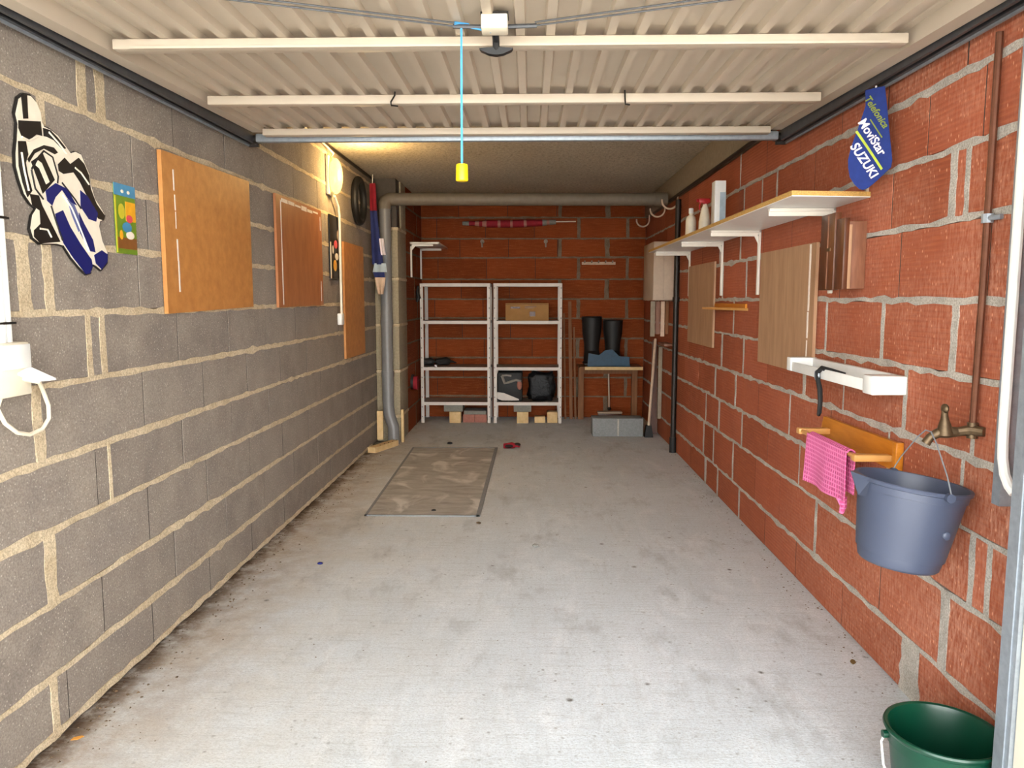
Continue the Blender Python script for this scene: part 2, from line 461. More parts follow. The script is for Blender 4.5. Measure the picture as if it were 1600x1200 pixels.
def lay_wall(wall, side, s0, s1, courses, rows, mat, mmat, name, bed=(0.018, 0.026), mleft=0.0, tight=0.0022, proud=0.0014, rough=1.0):
    """side: 'L' faces +x, 'R' faces -x, 'B' faces -y. courses: z of beds; rows: joint lists [(s, width)] per course"""
    pos = {'L': lambda s, z, n: (XL + n, s, z), 'R': lambda s, z, n: (XR - n, s, z), 'B': lambda s, z, n: (s, YB - n, z),
           'A': lambda s, z, n: (-1.19 + n, s, z)}[side]
    rng = random.Random(hash(side) % 7 + ord(side)); rw = wloc(wall)
    mb = MB(); fill = []
    def ribbon(path, normal2d):
        rows_ = []
        for (s, z, w) in path:
            a, b = normal2d
            q = [pos(s - a * w / 2, z - b * w / 2, -0.03), pos(s - a * w / 2, z - b * w / 2, proud + rng.uniform(-.0008, .001)),
                 pos(s + a * w / 2, z + b * w / 2, proud + rng.uniform(-.0008, .001)), pos(s + a * w / 2, z + b * w / 2, -0.03)]
            rows_.append(q)
        vs = [v for q in rows_ for v in q]; fs = []
        for i in range(len(rows_) - 1):
            for k in range(3):
                fs.append((i * 4 + k, i * 4 + k + 1, i * 4 + 5 + k, i * 4 + 4 + k))
        fs += [(0, 1, 2, 3), tuple((len(rows_) - 1) * 4 + k for k in (3, 2, 1, 0))]
        mb.add(vs, fs)
    for z in courses[1:-1]:
        n = max(4, int((s1 - s0) / 0.055)); ph = rng.random() * 9
        path = []
        for i in range(n + 1):
            s = s0 + (s1 - s0) * i / n
            w = rng.uniform(*bed) * (1 + 0.16 * math.sin(ph + s * 2.1))
            path.append((s, z + rng.uniform(-.0025, .0025) * rough + 0.003 * math.sin(ph + s * 1.3), w * (1.45 if rng.random() < .06 * rough else 1)))
        ribbon(path, (0, 1))
    for i in range(len(courses) - 1):
        z0, z1 = courses[i], courses[i + 1]
        if i == 0: z0 += 0.004
        hgap = 0.012
        lo, hi = z0 + (hgap / 2 if i else 0), z1 - hgap / 2
        js = sorted(j for j in rows[i] if s0 + 0.03 < j[0] < s1 - 0.03)
        edges = [(s0, 0)] + js + [(s1, 0)]
        for a, b in zip(edges[:-1], edges[1:]):
            ga = max(a[1], tight); gb = max(b[1], tight)
            p, q = a[0] + ga / 2, b[0] - gb / 2
            if q - p < 0.015: continue
            flip = 1 if side in 'LA' else -1
            me, kl = brick_mesh(q - p, hi - lo, mat, flip if side != 'B' else -1)
            ob = bpy.data.objects.new(name, me); COL.objects.link(ob)
            x = pos((p + q) / 2, (lo + hi) / 2, rng.uniform(-0.0012, 0.0006))
            ob.scale = ((q - p) / kl, 1, 1)
            # local +/-y is the wall normal; turn it to face the room
            if side in 'LA': ob.rotation_euler = (0, 0, R(-90))
            elif side == 'R': ob.rotation_euler = (0, 0, R(-90))
            ob.parent = wall; ob.location = Vector(x) - rw
        for (s, w) in js:
            if w < 0.007:
                fill.append((s, lo, hi))
            else:
                n = 5
                path = [(s + rng.uniform(-.12, .12) * w, lo - 0.004 + (hi - lo + 0.008) * k / n, (w + 0.004) * rng.uniform(0.85, 1.2)) for k in range(n + 1)]
                ribbon(path, (1, 0))
    mb.build('mortar', mmat, wall, smooth=False)
    fb = MB()  # dark strips in the open joints, their shade put into the colour
    for (s, lo, hi) in fill:
        e = tight / 2 + .0006
        a, b_, c_, d_ = pos(s - e, lo, -.0012), pos(s + e, lo, -.0012), pos(s + e, hi, -.0012), pos(s - e, hi, -.0012)
        off = Vector(pos(s, lo, -.02)) - Vector(pos(s, lo, -.0012))
        fb.prism([a, b_, c_, d_], off)
    if fill: fb.build('joint_shade_strip', 'joint', wall, smooth=False)['kind'] = 'stuff'

def T(*s, w=0.0): return [(x, w) if not isinstance(x, tuple) else x for x in s]
def run(start, stop, step, w=0.0):
    out = []; k = start
    while k < stop: out.append((k, w)); k += step
    return out

# left wall: grey concrete blocks, cream mortar beds
wl = struct(B(XL - 0.2, XL - 0.030, Y0, 8.66, 0, ZC).build('wall_left', 'core', smooth=False))
cz = [0.0, 0.195, 0.408, 0.622, 0.832, 1.05, 1.262, 1.472, 1.676, 1.886, 2.09, 2.30, ZC]
ra = [(2.412, .022), (2.492, .026)] + run(3.03, 6.9, 0.514)
rb = [(2.15, .045)] + run(2.73, 6.9, 0.513)
rowsL = []
for i in range(12):
    r = list(ra if i % 2 else rb)
    if i == 0: r = [(2.125, .03), (2.19, .0)] + run(2.72, 6.9, .513)
    if i == 1: r = run(2.405, 6.9, .514)
    if i == 3: r = [(2.41, 0), (2.49, .012)] + run(3.03, 6.9, .514)
    if i == 4: r = [(2.135, .04)] + run(2.735, 6.9, .513, .006)
    if i == 6: r = [(2.115, .05), (2.225, .035)] + run(2.745, 6.9, .513)
    if i == 7: r = [(2.30, .02)] + run(2.83, 6.9, .514)
    if i == 8: r = [(2.24, .035)] + run(2.74, 6.9, .513)
    if i == 9: r = [(2.455, .04), (2.555, .045)] + run(3.07, 6.9, .514)
    rowsL.append(r)
lay_wall(wl, 'L', Y0, 6.95, cz, rowsL, 'block', 'mortar_l', 'concrete_block', bed=(0.015, 0.028), tight=0.0045)

q = MB(); rg = random.Random(5)
prev = None; vs = []; nf = 90
for k in range(nf + 1):
    y = Y0 + (6.7 - Y0) * k / nf; zt = .030 + rg.uniform(-.005, .005); zb = .010 + rg.uniform(-.004, .004); xo = XL + .007 + rg.uniform(-.003, .003)
    vs += [(XL - .01, y, zb), (xo, y, zb), (xo - .003, y, zt), (XL - .01, y, zt)]
q.add(vs, [(k * 4 + i, k * 4 + i + 1, k * 4 + i + 5, k * 4 + i + 4) for k in range(nf) for i in range(3)])
q.build('mortar_foot', 'mortar_l', wl, smooth=False)
# right wall: red clay bricks, grey mortar
wr = struct(B(XR + 0.030, XR + 0.2, Y0, 8.66, 0, ZC).build('wall_right', 'core_r', smooth=False))
czr = [0.0, 0.188, 0.435, 0.645, 0.855, 1.08, 1.298, 1.53, 1.742, 1.95, 2.16]
rr = [
    [(2.43, .11), (2.98, 0), (3.52, .006), (4.0, 0), (4.5, .022), (5.03, .03), (5.39, .045)],
    [(2.245, .04), (2.67, .006), (3.29, .02), (3.78, 0), (4.2, .0), (4.67, .022), (5.17, .022), (5.47, .03)],
    [(2.045, .02), (2.125, .022), (2.55, 0), (3.03, 0), (3.52, .007), (4.0, 0), (4.49, .02), (5.04, .03), (5.42, .02)],
    [(2.2, .01), (2.66, .008), (3.18, 0), (3.68, .008), (4.19, 0), (4.66, .022), (5.17, .03)],
    [(2.16, .014), (2.56, .02), (3.06, .007), (3.5, .03), (4.05, 0), (4.51, .022), (5.02, .03)],
    [(2.29, .03), (2.75, .022), (3.27, .014), (3.77, 0), (4.27, 0), (4.75, .016), (5.25, .016)],
    [(2.14, 0), (2.65, 0), (3.15, 0), (3.62, 0), (4.10, 0), (4.50, .02), (5.05, .022)],
    [(2.27, .02), (2.345, .03), (2.73, .006), (3.24, 0), (3.75, 0), (4.2, 0), (4.65, .02), (5.15, .01)],
    [(2.21, 0), (2.51, .0), (3.0, 0), (3.48, 0), (4.0, .016), (4.25, .01), (4.6, .016), (5.1, 0)],
    [(2.31, .006), (2.8, 0), (3.2, 0), (3.68, 0), (4.19, 0), (4.7, .01), (5.2, 0)],
]
rr = [r + run(r[-1][0] + 0.52, 8.4, 0.515, 0.006) for r in rr]
lay_wall(wr, 'R', Y0, YB - 0.0, czr, rr, 'brick', 'mortar_r', 'clay_brick', bed=(0.011, 0.026), tight=0.0045, rough=1.8)

# back wall
wb = struct(B(-1.6, 1.45, YB + 0.030, YB + 0.22, 0, ZC).build('wall_back', 'core_r', smooth=False))
czb = [0.0, 0.235, 0.445, 0.663, 0.876, 1.095, 1.307, 1.52, 1.752, 1.958, 2.179, ZC]
rbk = []
for i in range(11):
    wv = 0.0; a = -1.02 if i % 2 else -0.75
    r = run(a - .03 + (i * 37 % 5) * .01, 0.35, 0.53, 0.0)
    r += ([(0.318, .03), (0.83, .045)] if i % 2 == 0 else [(0.52, .032), (1.048, .028)])
    rbk.append(r)
lay_wall(wb, 'B', -1.19, XR - 0.002, czb, rbk, 'brick_b', 'mortar_b', 'clay_brick', bed=(0.013, 0.019), tight=0.004)

# short brick return behind the pilaster and the block pilaster itself
wa = struct(B(-1.40, -1.20, 7.40, YB, 0, ZC).build('wall_return', 'core_r', smooth=False))
lay_wall(wa, 'A', 7.40, YB - .003, czb, [[(7.9 + .2 * (i % 2), .012)] for i in range(11)], 'brick_b', 'mortar_b', 'clay_brick', bed=(0.013, 0.019))
pl = struct(B(-1.40, -1.205, 6.965, 7.385, 0, ZC).build('wall_pilaster', 'core', smooth=False))
zp = [0.0, 0.235, 0.65, 1.07, 1.485, 1.93]
for a, b in zip(zp[:-1], zp[1:]):
    B(-1.404, -1.19, 6.95, 7.398, a + (.012 if a else .002), b - .012, bev=0.006).build('pilaster_block', 'pilaster', pl)
    B(-1.404, -1.185, 6.945, 7.402, b - .014, b + .012, bev=0.004).build('mortar_bed', 'mortar_l', pl)
B(-1.404, -1.19, 7.14, 7.398, 1.945, ZC - .002, bev=0.005).build('pilaster_block', 'pilaster', pl)

# concrete ring beam over the right-hand wall, cable strip under the ceiling
struct(B(1.228, 1.46, Y0, YB, 2.172, ZC - .001, bev=0.008).build('trim_1', 'plaster'))
# front wall: piers, lintel, outside face
struct(B(-10, 10, -9.3, -9.0, -.1, 5.6).build('wall_opposite_added', 'render'))  # unseen facade, added to send low daylight into the garage
wf = struct(B(-3.2, -1.42, 1.58, Y0 - .002, 0, ZC).build('wall_front', 'plaster'))
B(1.275, 3.2, 1.58, Y0 - .002, 0, ZC).build('pier', 'plaster', wf)
B(-1.42, 1.275, 1.58, Y0 - .002, 2.17, ZC - .002).build('lintel', 'plaster', wf)
B(-3.2, 3.2, 1.58, Y0 - .002, ZC + .15, ZC + 0.9).build('parapet', 'plaster', wf)
# right jamb: cream board and galvanised channel
jm = struct(B(1.108, 1.272, 1.59, 1.684, 0, 2.00, bev=.004).build('trim_2', 'cream_p'))
c = MB(); c.box(1.100, 1.150, 1.686, 1.694, 0, 2.00); c.box(1.100, 1.104, 1.694, 1.738, 0, 2.00); c.box(1.100, 1.150, 1.738, 1.744, 0, 2.00); c.box(1.097, 1.102, 1.702, 1.712, 0, 2.00)
c.build('channel_post', 'galv', jm)
B(1.150, 1.274, 1.690, 1.740, 0, 2.00).build('packing_strip', 'plaster', jm)
# unseen slab added outside to keep sky light off the doorway
struct(B(-3.2, 3.2, 0.25, 1.58, 2.46, 2.62).build('added_overhang', 'plaster'))
for xa, xb in ((-2.0, -1.8), (1.8, 2.0)):  # unseen side walls added to cut sideways light on the near walls
    B(xa, xb, 0.25, 1.58, -.1, 2.46).build('added_side_wall', 'plaster', wf)

# ------------------------------------------------------------------ open up-and-over door
DX0, DX1, DY0, DY1 = -1.300, 1.150, 1.60, 3.70
def dz(y): return 2.087 + 0.014 * (y - 2.3)
door = bpy.data.objects.new('door_1', None); COL.objects.link(door); door.location = (0, 2.65, 2.08); struct(door)
door['label'] = 'cream ribbed up-and-over garage door raised open under the ceiling'
mb = MB()
pitch = 0.0875; x = DX0 + 0.075
xs = [(DX0, 0.0), (DX0 + .05, 0.0), (DX0 + .053, -.004), (DX0 + .068, -.004), (DX0 + .071, 0)]
nr = int((DX1 - DX0 - 0.15) / pitch)
st = DX0 + 0.075 + ((DX1 - DX0 - 0.15) - nr * pitch) / 2 + pitch / 2
for k in range(nr):
    cx = st + k * pitch
    xs += [(cx - .017, 0), (cx - .0125, -.022), (cx + .0125, -.022), (cx + .017, 0)]
xs += [(DX1 - .071, 0), (DX1 - .068, -.004), (DX1 - .053, -.004), (DX1 - .05, 0), (DX1, 0)]
n = len(xs); vs = []
for y in (DY0, DY1):
    vs += [(a, y, dz(y) + h) for a, h in xs] + [(a, y, dz(y) + h + .0025) for a, h in xs]
fs = []
for k in range(n - 1):
    fs += [(k, k + 1, 2 * n + k + 1, 2 * n + k), (n + k, 3 * n + k, 3 * n + k + 1, n + k + 1), (k, n + k, n + k + 1, k + 1), (2 * n + k, 2 * n + k + 1, 3 * n + k + 1, 3 * n + k)]
fs += [(0, 2 * n, 3 * n, n), (n - 1, 2 * n - 1, 4 * n - 1, 3 * n - 1)]
mb.add(vs, fs); mb.build('ribbed_panel', 'cream', door, smooth=False)
for sx in (0, 1):     # folded side stiles
    a, b = (DX0 - .012, DX0 + .04) if sx == 0 else (DX1 - .04, DX1 + .012)
    zs = lambda y: 2.024 + .033 * (y - 1.9)
    v = [(a, DY0, zs(DY0)), (b, DY0, zs(DY0)), (b, DY1, zs(DY1)), (a, DY1, zs(DY1))]
    MB().prism(v, (0, 0, .006)).build('side_stile', 'cream', door, smooth=False)
    e = (a, a + .004) if sx else (b - .004, b)
    v = [(e[0], DY0, zs(DY0) + .006), (e[0], DY1, zs(DY1) + .006), (e[0], DY1, dz(DY1) + .001), (e[0], DY0, dz(DY0) + .001)]
    MB().prism(v, (.004, 0, 0)).build('stile_web', 'cream', door, smooth=False)
for (yy, h, d, lip) in ((2.36, .030, .05, 1), (3.03, .034, .045, 0), (3.64, .030, .05, 0)):   # omega bars across
    zt = dz(yy) - .0225
    q = MB(); q.box(DX0 + .062, DX1 - .062, yy - d / 2, yy + d / 2, zt - h, zt - .001, bev=.003)
    if lip: q.box(DX0 + .12, DX1 - .12, yy - d / 2 - .014, yy - d / 2 + .002, zt - h - .003, zt - h + .003)
    q.build('cross_bar', 'cream', door)
B(DX0, DX1, 3.70, 3.735, 2.040, 2.078, bev=.004).build('rear_tube', 'galv', door)
# hooks dangling from the middle bar
for hx, s in ((-0.515, -1), (0.352, 1)):
    zz = dz(3.0) - .016
    MB().tube([(hx, 2.998, zz), (hx, 2.992, zz - .014), (hx - .014 * (s < 0), 2.985, zz - .040), (hx - .010 * (s < 0), 2.972, zz - .056), (hx + .016, 2.966, zz - .060)], .0032, 6).build('hook', 'dark', door)
# centre lock: plate, box, T handle, locking rods, cables
lx, ly = -0.100, 2.17
B(lx - .036, lx + .036, ly - .01, ly + .055, 2.028, 2.066, bev=.004).build('lock_box', 'ivory', door)
B(lx - .038, lx + .038, ly + .0, ly + .05, 2.066, 2.074).build('lock_plate', 'dark', door)
q = MB(); q.tube([(lx, ly + .055, 2.045), (lx, ly + .10, 2.030), (lx, ly + .115, 2.008)], .010, 8)
pts = [(lx - .048, 2.012), (lx - .044, 2.006), (lx - .02, 1.996), (lx, 1.993), (lx + .02, 1.996), (lx + .044, 2.006), (lx + .048, 2.012), (lx, 2.015)]
q.prism([(a, ly + .105, z) for a, z in pts], (0, .022, 0)); q.build('lock_handle', 'black', door)
q = MB(); q.tube([(lx - .115, ly + .03, 2.046), (lx - .036, ly + .03, 2.044)], .006, 6); q.tube([(lx + .036, ly + .03, 2.044), (lx + .115, ly + .03, 2.046)], .006, 6)
q.build('locking_rod', 'galv_d', door)
for sx, ex in ((-1, DX0 + .06), (1, DX1 - .06)):
    for k, (ya, yb) in enumerate(((2.185, 1.80), (2.20, 1.825))):
        MB().tube([(lx + sx * .11, ya, 2.050 - .004 * k), (ex, yb, 2.052 - .004 * k)], .0024, 6).build('cable', 'galv_d', door)
# blue pull cord with its yellow grip
cx, cy = -0.192, 2.20
cord = MB().tube([(lx - .01, 2.20, 2.030), (cx + .05, 2.20, 2.038), (cx, cy, 2.045), (cx - .0005, cy, 1.9), (cx - .001, cy, 1.672)], .0034, 6).build('pull_cord', 'cordblue', door)
MB().tube([(cx - .02, cy, 2.052), (cx + .02, cy + .01, 2.050)], .007, 6).build('knot', 'cordblue', cord)
MB().lathe([(0, 1.676), (.015, 1.676), (.0165, 1.672), (.0172, 1.632), (.015, 1.630), (0, 1.630)], 16, (cx - .001, cy, 0)).build('grip', 'yellow', cord)
# lifting arm beside the right jamb
q = MB(); q.box(1.208, 1.244, 1.962, 1.996, .77, 2.02); q.build('lift_arm', 'galv', door)
q = MB().tube([(1.200, 1.952, 2.02), (1.200, 1.952, .96), (1.200, 1.948, .90), (1.200, 1.935, .86), (1.200, 1.915, .835), (1.205, 1.90, .82)], .0125, 10)
q.build('spring_tube', 'white', door)

def track(label, x0, x1, wall_side, loc):
    t = thing('door_track', label, 'track', loc)
    s = 1 if wall_side == 'R' else -1
    q = MB(); rise = .028
    def bar(xa, xb, za, zb):
        q.prism([(xa, 1.88, za), (xb, 1.88, za), (xb, 1.88, zb), (xa, 1.88, zb)], (0, 1.92, rise))
    bar(x0, x1, 2.060, 2.064)
    bar(x0, x0 + .004, 2.020, 2.060); bar(x1 - .004, x1, 2.020, 2.060)
    bar(x0, x0 + .012, 2.016, 2.020); bar(x1 - .012, x1, 2.016, 2.020)
    q.build('channel', 'galv_d', t, smooth=False)
    xe = x1 if s > 0 else x0 - .0
    q = MB(); q.prism([(xe, 1.88, 2.010), (xe + s * .010, 1.88, 2.010), (xe + s * .010, 1.88, 2.019), (xe, 1.88, 2.019)], (0, 1.92, rise)); q.build('lip', 'galv', t, smooth=False)
    xm = (x0 + x1) / 2
    q = MB(); q.box(x0 - .004, x1 + .004, 3.79, 3.805, 2.035, 2.092); q.build('end_plate', 'dark', t)
    q = MB(); q.tube([(xm - s * .05, 3.745, 2.060), (xm, 3.745, 2.060)], .020, 14); q.build('roller', 'dark', t)
    for ya in (2.6, 3.74): B(*sorted((xm, xm + s * .05)), ya, ya + .03, 2.082, 2.098).build('wall_bracket', 'galv_d', t)
    return t
track('dark steel door track along the top of the grey block wall', -1.362, -1.322, 'L', (-1.343, 2.8, 2.03))
track('dark steel door track along the top of the red brick wall', 1.170, 1.210, 'R', (1.193, 2.8, 2.03))

# ------------------------------------------------------------------ left wall
def wboard(name, label, cat, side, y0, y1, z0, z1, mat, th=.014, tilt=0.0, tapes=()):
    x0 = XL + .003 if side == 'L' else XR - .003
    s = 1 if side == 'L' else -1
    t = thing(name, label, cat, (x0, (y0 + y1) / 2, z0))
    p = [(y0, z0), (y1, z0 + tilt), (y1, z1 + tilt), (y0, z1)]
    q = MB().prism([(x0 + s * .002, y, z) for y, z in p], (s * th, 0, 0)); q.build('panel', mat, t, smooth=False)
    xf = x0 + s * (th + .002)
    for (a, b, za, zb) in tapes:
        MB().prism([(xf, a, za), (xf, b, za), (xf, b, zb), (xf, a, zb)], (s * .0012, 0, 0)).build('tape_strip', 'tape', t, smooth=False)
    return t
rng = random.Random(3)
wboard('pin_board', 'large orange hardboard panel beside the small bright picture card', 'board', 'L', 2.918, 3.825, 1.246, 1.858, 'orange_ply', .016, .018,
       [(3.006, 3.015, 1.72, 1.80), (3.010, 3.018, 1.645, 1.705), (3.013, 3.017, 1.575, 1.64), (3.015, 3.025, 1.45, 1.535), (3.018, 3.028, 1.33, 1.452)])
tp = [(4.30, 4.312, 1.27, 1.85)] + [(4.32 + .125 * k, 4.43 + .125 * k, 1.846 + rng.uniform(-.008, .004), 1.862 + rng.uniform(-.006, .004)) for k in range(6)] + [(5.09, 5.10, 1.29, 1.42), (5.10, 5.11, 1.75, 1.84)]
wboard('pin_board', 'brown hardboard panel with torn white tape along its top edge', 'board', 'L', 4.225, 5.14, 1.257, 1.875, 'brown_ply', .014, .006, tp)
wboard('pin_board', 'tall orange hardboard panel below and beyond the lit lamp', 'board', 'L', 5.735, 6.40, .855, 1.728, 'orange_ply', .016)

po = thing('poster', 'dark framed poster behind the white lamp conduit', 'poster', (XL + .003, 5.54, 1.445))
B(XL + .003, XL + .012, 5.375, 5.70, 1.445, 1.89).build('print', 'blackp', po)
B(XL + .012, XL + .0135, 5.375, 5.40, 1.447, 1.70).build('border', 'offw', po)
for a, b, z0, z1, m in ((5.45, 5.55, 1.50, 1.58, 'c_orange'), (5.50, 5.60, 1.58, 1.63, 'offw'), (5.48, 5.58, 1.66, 1.72, 'c_red'), (5.57, 5.64, 1.72, 1.80, 'beigec'), (5.43, 5.47, 1.62, 1.68, 'offw')):
    MB().ell((XL + .013, (a + b) / 2, (z0 + z1) / 2), (.0012, (b - a) / 2, (z1 - z0) / 2), 12, 8).build('picture_patch', m, po)

# racer cut-out
def flat(name, pts, x, th, m, par):
    MB().prism([(x, y, z) for y, z in pts], (th, 0, 0)).build(name, m, par, smooth=False)
RC = {
'base': [(2.117, 1.824), (2.126, 1.846), (2.151, 1.863), (2.18, 1.867), (2.204, 1.855), (2.22, 1.831), (2.223, 1.805), (2.232, 1.794), (2.261, 1.792), (2.295, 1.783), (2.329, 1.761), (2.356, 1.742), (2.382, 1.751), (2.412, 1.748), (2.428, 1.725), (2.452, 1.694), (2.456, 1.664), (2.476, 1.62), (2.507, 1.595), (2.529, 1.574), (2.517, 1.557), (2.497, 1.55), (2.491, 1.533), (2.505, 1.487), (2.531, 1.451), (2.526, 1.419), (2.486, 1.393), (2.458, 1.405), (2.44, 1.409), (2.428, 1.383), (2.4, 1.377), (2.367, 1.396), (2.327, 1.424), (2.293, 1.457), (2.257, 1.461), (2.18, 1.456), (2.149, 1.47), (2.139, 1.496), (2.152, 1.534), (2.172, 1.554), (2.148, 1.565), (2.122, 1.589), (2.106, 1.626), (2.096, 1.659), (2.098, 1.695), (2.107, 1.731), (2.115, 1.776), (2.108, 1.801)],
'helmet_stripe': [(2.138, 1.855), (2.164, 1.863), (2.162, 1.798), (2.141, 1.793)],
'visor': [(2.119, 1.784), (2.217, 1.803), (2.22, 1.763), (2.194, 1.762), (2.159, 1.739), (2.129, 1.744), (2.117, 1.764)],
'sleeve': [(2.112, 1.728), (2.145, 1.734), (2.152, 1.7), (2.139, 1.675), (2.145, 1.641), (2.159, 1.602), (2.136, 1.581), (2.119, 1.619), (2.108, 1.661)],
'shoulder': [(2.226, 1.787), (2.26, 1.788), (2.294, 1.773), (2.332, 1.75), (2.311, 1.744), (2.273, 1.762), (2.243, 1.765), (2.226, 1.764)],
'number_plate': [(2.162, 1.682), (2.217, 1.714), (2.266, 1.648), (2.205, 1.600)],
'glove': [(2.286, 1.696), (2.321, 1.721), (2.348, 1.707), (2.394, 1.734), (2.423, 1.72), (2.446, 1.688), (2.451, 1.648), (2.426, 1.624), (2.394, 1.66), (2.363, 1.685), (2.311, 1.672), (2.288, 1.677)],
'fork': [(2.451, 1.648), (2.479, 1.605), (2.524, 1.573), (2.513, 1.556), (2.484, 1.559), (2.441, 1.595), (2.416, 1.618)],
'wheel': [(2.147, 1.592), (2.187, 1.593), (2.199, 1.566), (2.246, 1.506), (2.274, 1.47), (2.18, 1.458), (2.153, 1.475), (2.155, 1.493), (2.186, 1.514), (2.186, 1.551), (2.155, 1.561)],
'tank': [(2.219, 1.611), (2.268, 1.639), (2.323, 1.63), (2.369, 1.587), (2.336, 1.593), (2.298, 1.624), (2.263, 1.598), (2.245, 1.572), (2.223, 1.583)],
'fairing': [(2.258, 1.55), (2.296, 1.564), (2.328, 1.518), (2.375, 1.472), (2.432, 1.425), (2.435, 1.404), (2.419, 1.383), (2.396, 1.379), (2.335, 1.425), (2.29, 1.466), (2.269, 1.498)],
'fairing_side': [(2.392, 1.636), (2.430, 1.622), (2.482, 1.576), (2.470, 1.548), (2.43, 1.552), (2.390, 1.585)],
'boot': [(2.448, 1.441), (2.493, 1.459), (2.526, 1.448), (2.523, 1.424), (2.486, 1.398), (2.455, 1.415)],
'stripe': [(2.378, 1.566), (2.402, 1.535), (2.446, 1.488), (2.456, 1.450), (2.424, 1.452), (2.378, 1.505)],
'chest_line': [(2.147, 1.686), (2.178, 1.718), (2.225, 1.739), (2.271, 1.741), (2.289, 1.73), (2.273, 1.722), (2.224, 1.729), (2.181, 1.708), (2.153, 1.678)],
'numeral': [(2.187, 1.692), (2.207, 1.686), (2.238, 1.638), (2.222, 1.629), (2.196, 1.669), (2.180, 1.675)],
'grille': [(2.32, 1.6), (2.346, 1.604), (2.375, 1.558), (2.388, 1.519), (2.37, 1.507), (2.34, 1.554)],
}
rc = thing('racer_cutout', 'flat painted cut-out of a motorcycle racer wearing number one', 'wall decoration', (XL + .004, 2.31, 1.377))
def grow(pts, k):
    cy = sum(p[0] for p in pts) / len(pts); cz_ = sum(p[1] for p in pts) / len(pts)
    return [(cy + (y - cy) * k, cz_ + (z - cz_) * k) for y, z in pts]
flat('outline_board', grow(RC['base'], 1.006), XL + .004, .007, 'blackp', rc)
flat('backing', grow(RC['base'], .985), XL + .0105, .0015, 'offw', rc)
for k in ('helmet_stripe', 'visor', 'sleeve', 'shoulder', 'number_plate', 'glove', 'fork', 'wheel', 'chest_line'):
    flat(k, RC[k], XL + .012, .0012, 'blackp', rc)
for k in ('tank', 'fairing', 'fairing_side', 'boot', 'stripe'): flat(k, RC[k], XL + .012, .0015, 'navy', rc)
flat('grille', RC['grille'], XL + .012, .0014, 'greyblue', rc)
flat('numeral', RC['numeral'], XL + .0132, .0012, 'offw', rc)
# white seams on the black leathers and screen outline
for nm, pts in (('seam', [(2.128, 1.742), (2.158, 1.738), (2.196, 1.757)]), ('seam', [(2.122, 1.70), (2.128, 1.655), (2.142, 1.60)]), ('seam', [(2.25, 1.78), (2.29, 1.76), (2.33, 1.735)]),
                ('seam', [(2.44, 1.66), (2.40, 1.69), (2.37, 1.70)]), ('seam', [(2.30, 1.61), (2.34, 1.575), (2.37, 1.53), (2.42, 1.45)]), ('seam', [(2.18, 1.50), (2.215, 1.50), (2.23, 1.48)])):
    MB().tube([(XL + .0136, y, z) for y, z in pts], .003, 6).build(nm, 'offw', rc)
for nm, pts in (('contour', [(2.162, 1.662), (2.196, 1.70), (2.222, 1.722), (2.262, 1.712), (2.283, 1.66), (2.278, 1.64)]), ('contour', [(2.16, 1.66), (2.172, 1.61), (2.205, 1.585)]),
                ('contour', [(2.24, 1.57), (2.262, 1.52), (2.285, 1.475)]), ('contour', [(2.30, 1.645), (2.36, 1.605), (2.39, 1.58)])):
    MB().tube([(XL + .0126, y, z) for y, z in pts], .0028, 6).build(nm, 'blackp', rc)

# little bright picture card
kd = thing('picture_card', 'small tall picture card, blue header over green and orange', 'card', (XL + .003, 2.668, 1.457))
B(XL + .003, XL + .006, 2.600, 2.735, 1.457, 1.69).build('sheet', 'c_green', kd)
for nm, a, b, z0, z1, m in (('header', 2.598, 2.737, 1.652, 1.692, 'c_blue'), ('margin', 2.600, 2.607, 1.46, 1.65, 'c_yellow'), ('sunset', 2.668, 2.733, 1.57, 1.636, 'c_orange'), ('ground_band', 2.607, 2.733, 1.474, 1.512, 'c_brown')):
    B(XL + .006, XL + .0072, a, b, z0, z1).build(nm, m, kd)
for (y, z, ry, rz, m) in ((2.69, 1.578, .022, .014, 'c_red'), (2.672, 1.548, .032, .018, 'c_blue'), (2.69, 1.522, .028, .014, 'offw'), (2.632, 1.520, .012, .016, 'c_orange'), (2.640, 1.60, .022, .026, 'c_yellow')):
    MB().ell((XL + .0072, y, z), (.001, ry, rz), 14, 8).build('colour_spot', m, kd)
for y in (2.65, 2.69): MB().ell((XL + .0075, y, 1.668), (.001, .010, .006), 10, 6).build('colour_spot', 'offw', kd)

# white conduit and socket at the left edge
cd = thing('conduit', 'white cable conduit coming down to the wall socket', 'conduit', (XL + .016, 1.995, 1.18))
MB().tube([(XL + .015, 1.985, 1.185), (XL + .015, 1.985, 2.0)], .0125, 10).build('pipe', 'white', cd)
MB().tube([(XL + .015, 2.012, 1.185), (XL + .015, 2.012, 2.0)], .0105, 10).build('pipe', 'white', cd)
for z in (1.235, 1.51): B(XL, XL + .031, 1.965, 2.027, z, z + .006).build('clip', 'dark', cd)
sk = thing('wall_socket', 'ivory wall socket with its flap open at the conduit foot', 'socket', (XL + .03, 1.98, 1.045))
B(XL + .001, XL + .05, 1.90, 2.045, 1.045, 1.187, bev=.005).build('housing', 'ivory', sk)
B(XL + .05, XL + .056, 1.93, 2.04, 1.118, 1.182, bev=.002).build('cover_plate', 'white', sk)
MB().prism([(XL + .03, 1.985, 1.113), (XL + .055, 2.04, 1.113), (XL + .110, 2.055, 1.082), (XL + .085, 1.995, 1.082)], (0, 0, .005)).build('flap', 'white', sk)
MB().tube([(XL + .045, 2.01, 1.095), (XL + .07, 2.045, 1.082)], .011, 8).build('plug', 'ivory', sk)
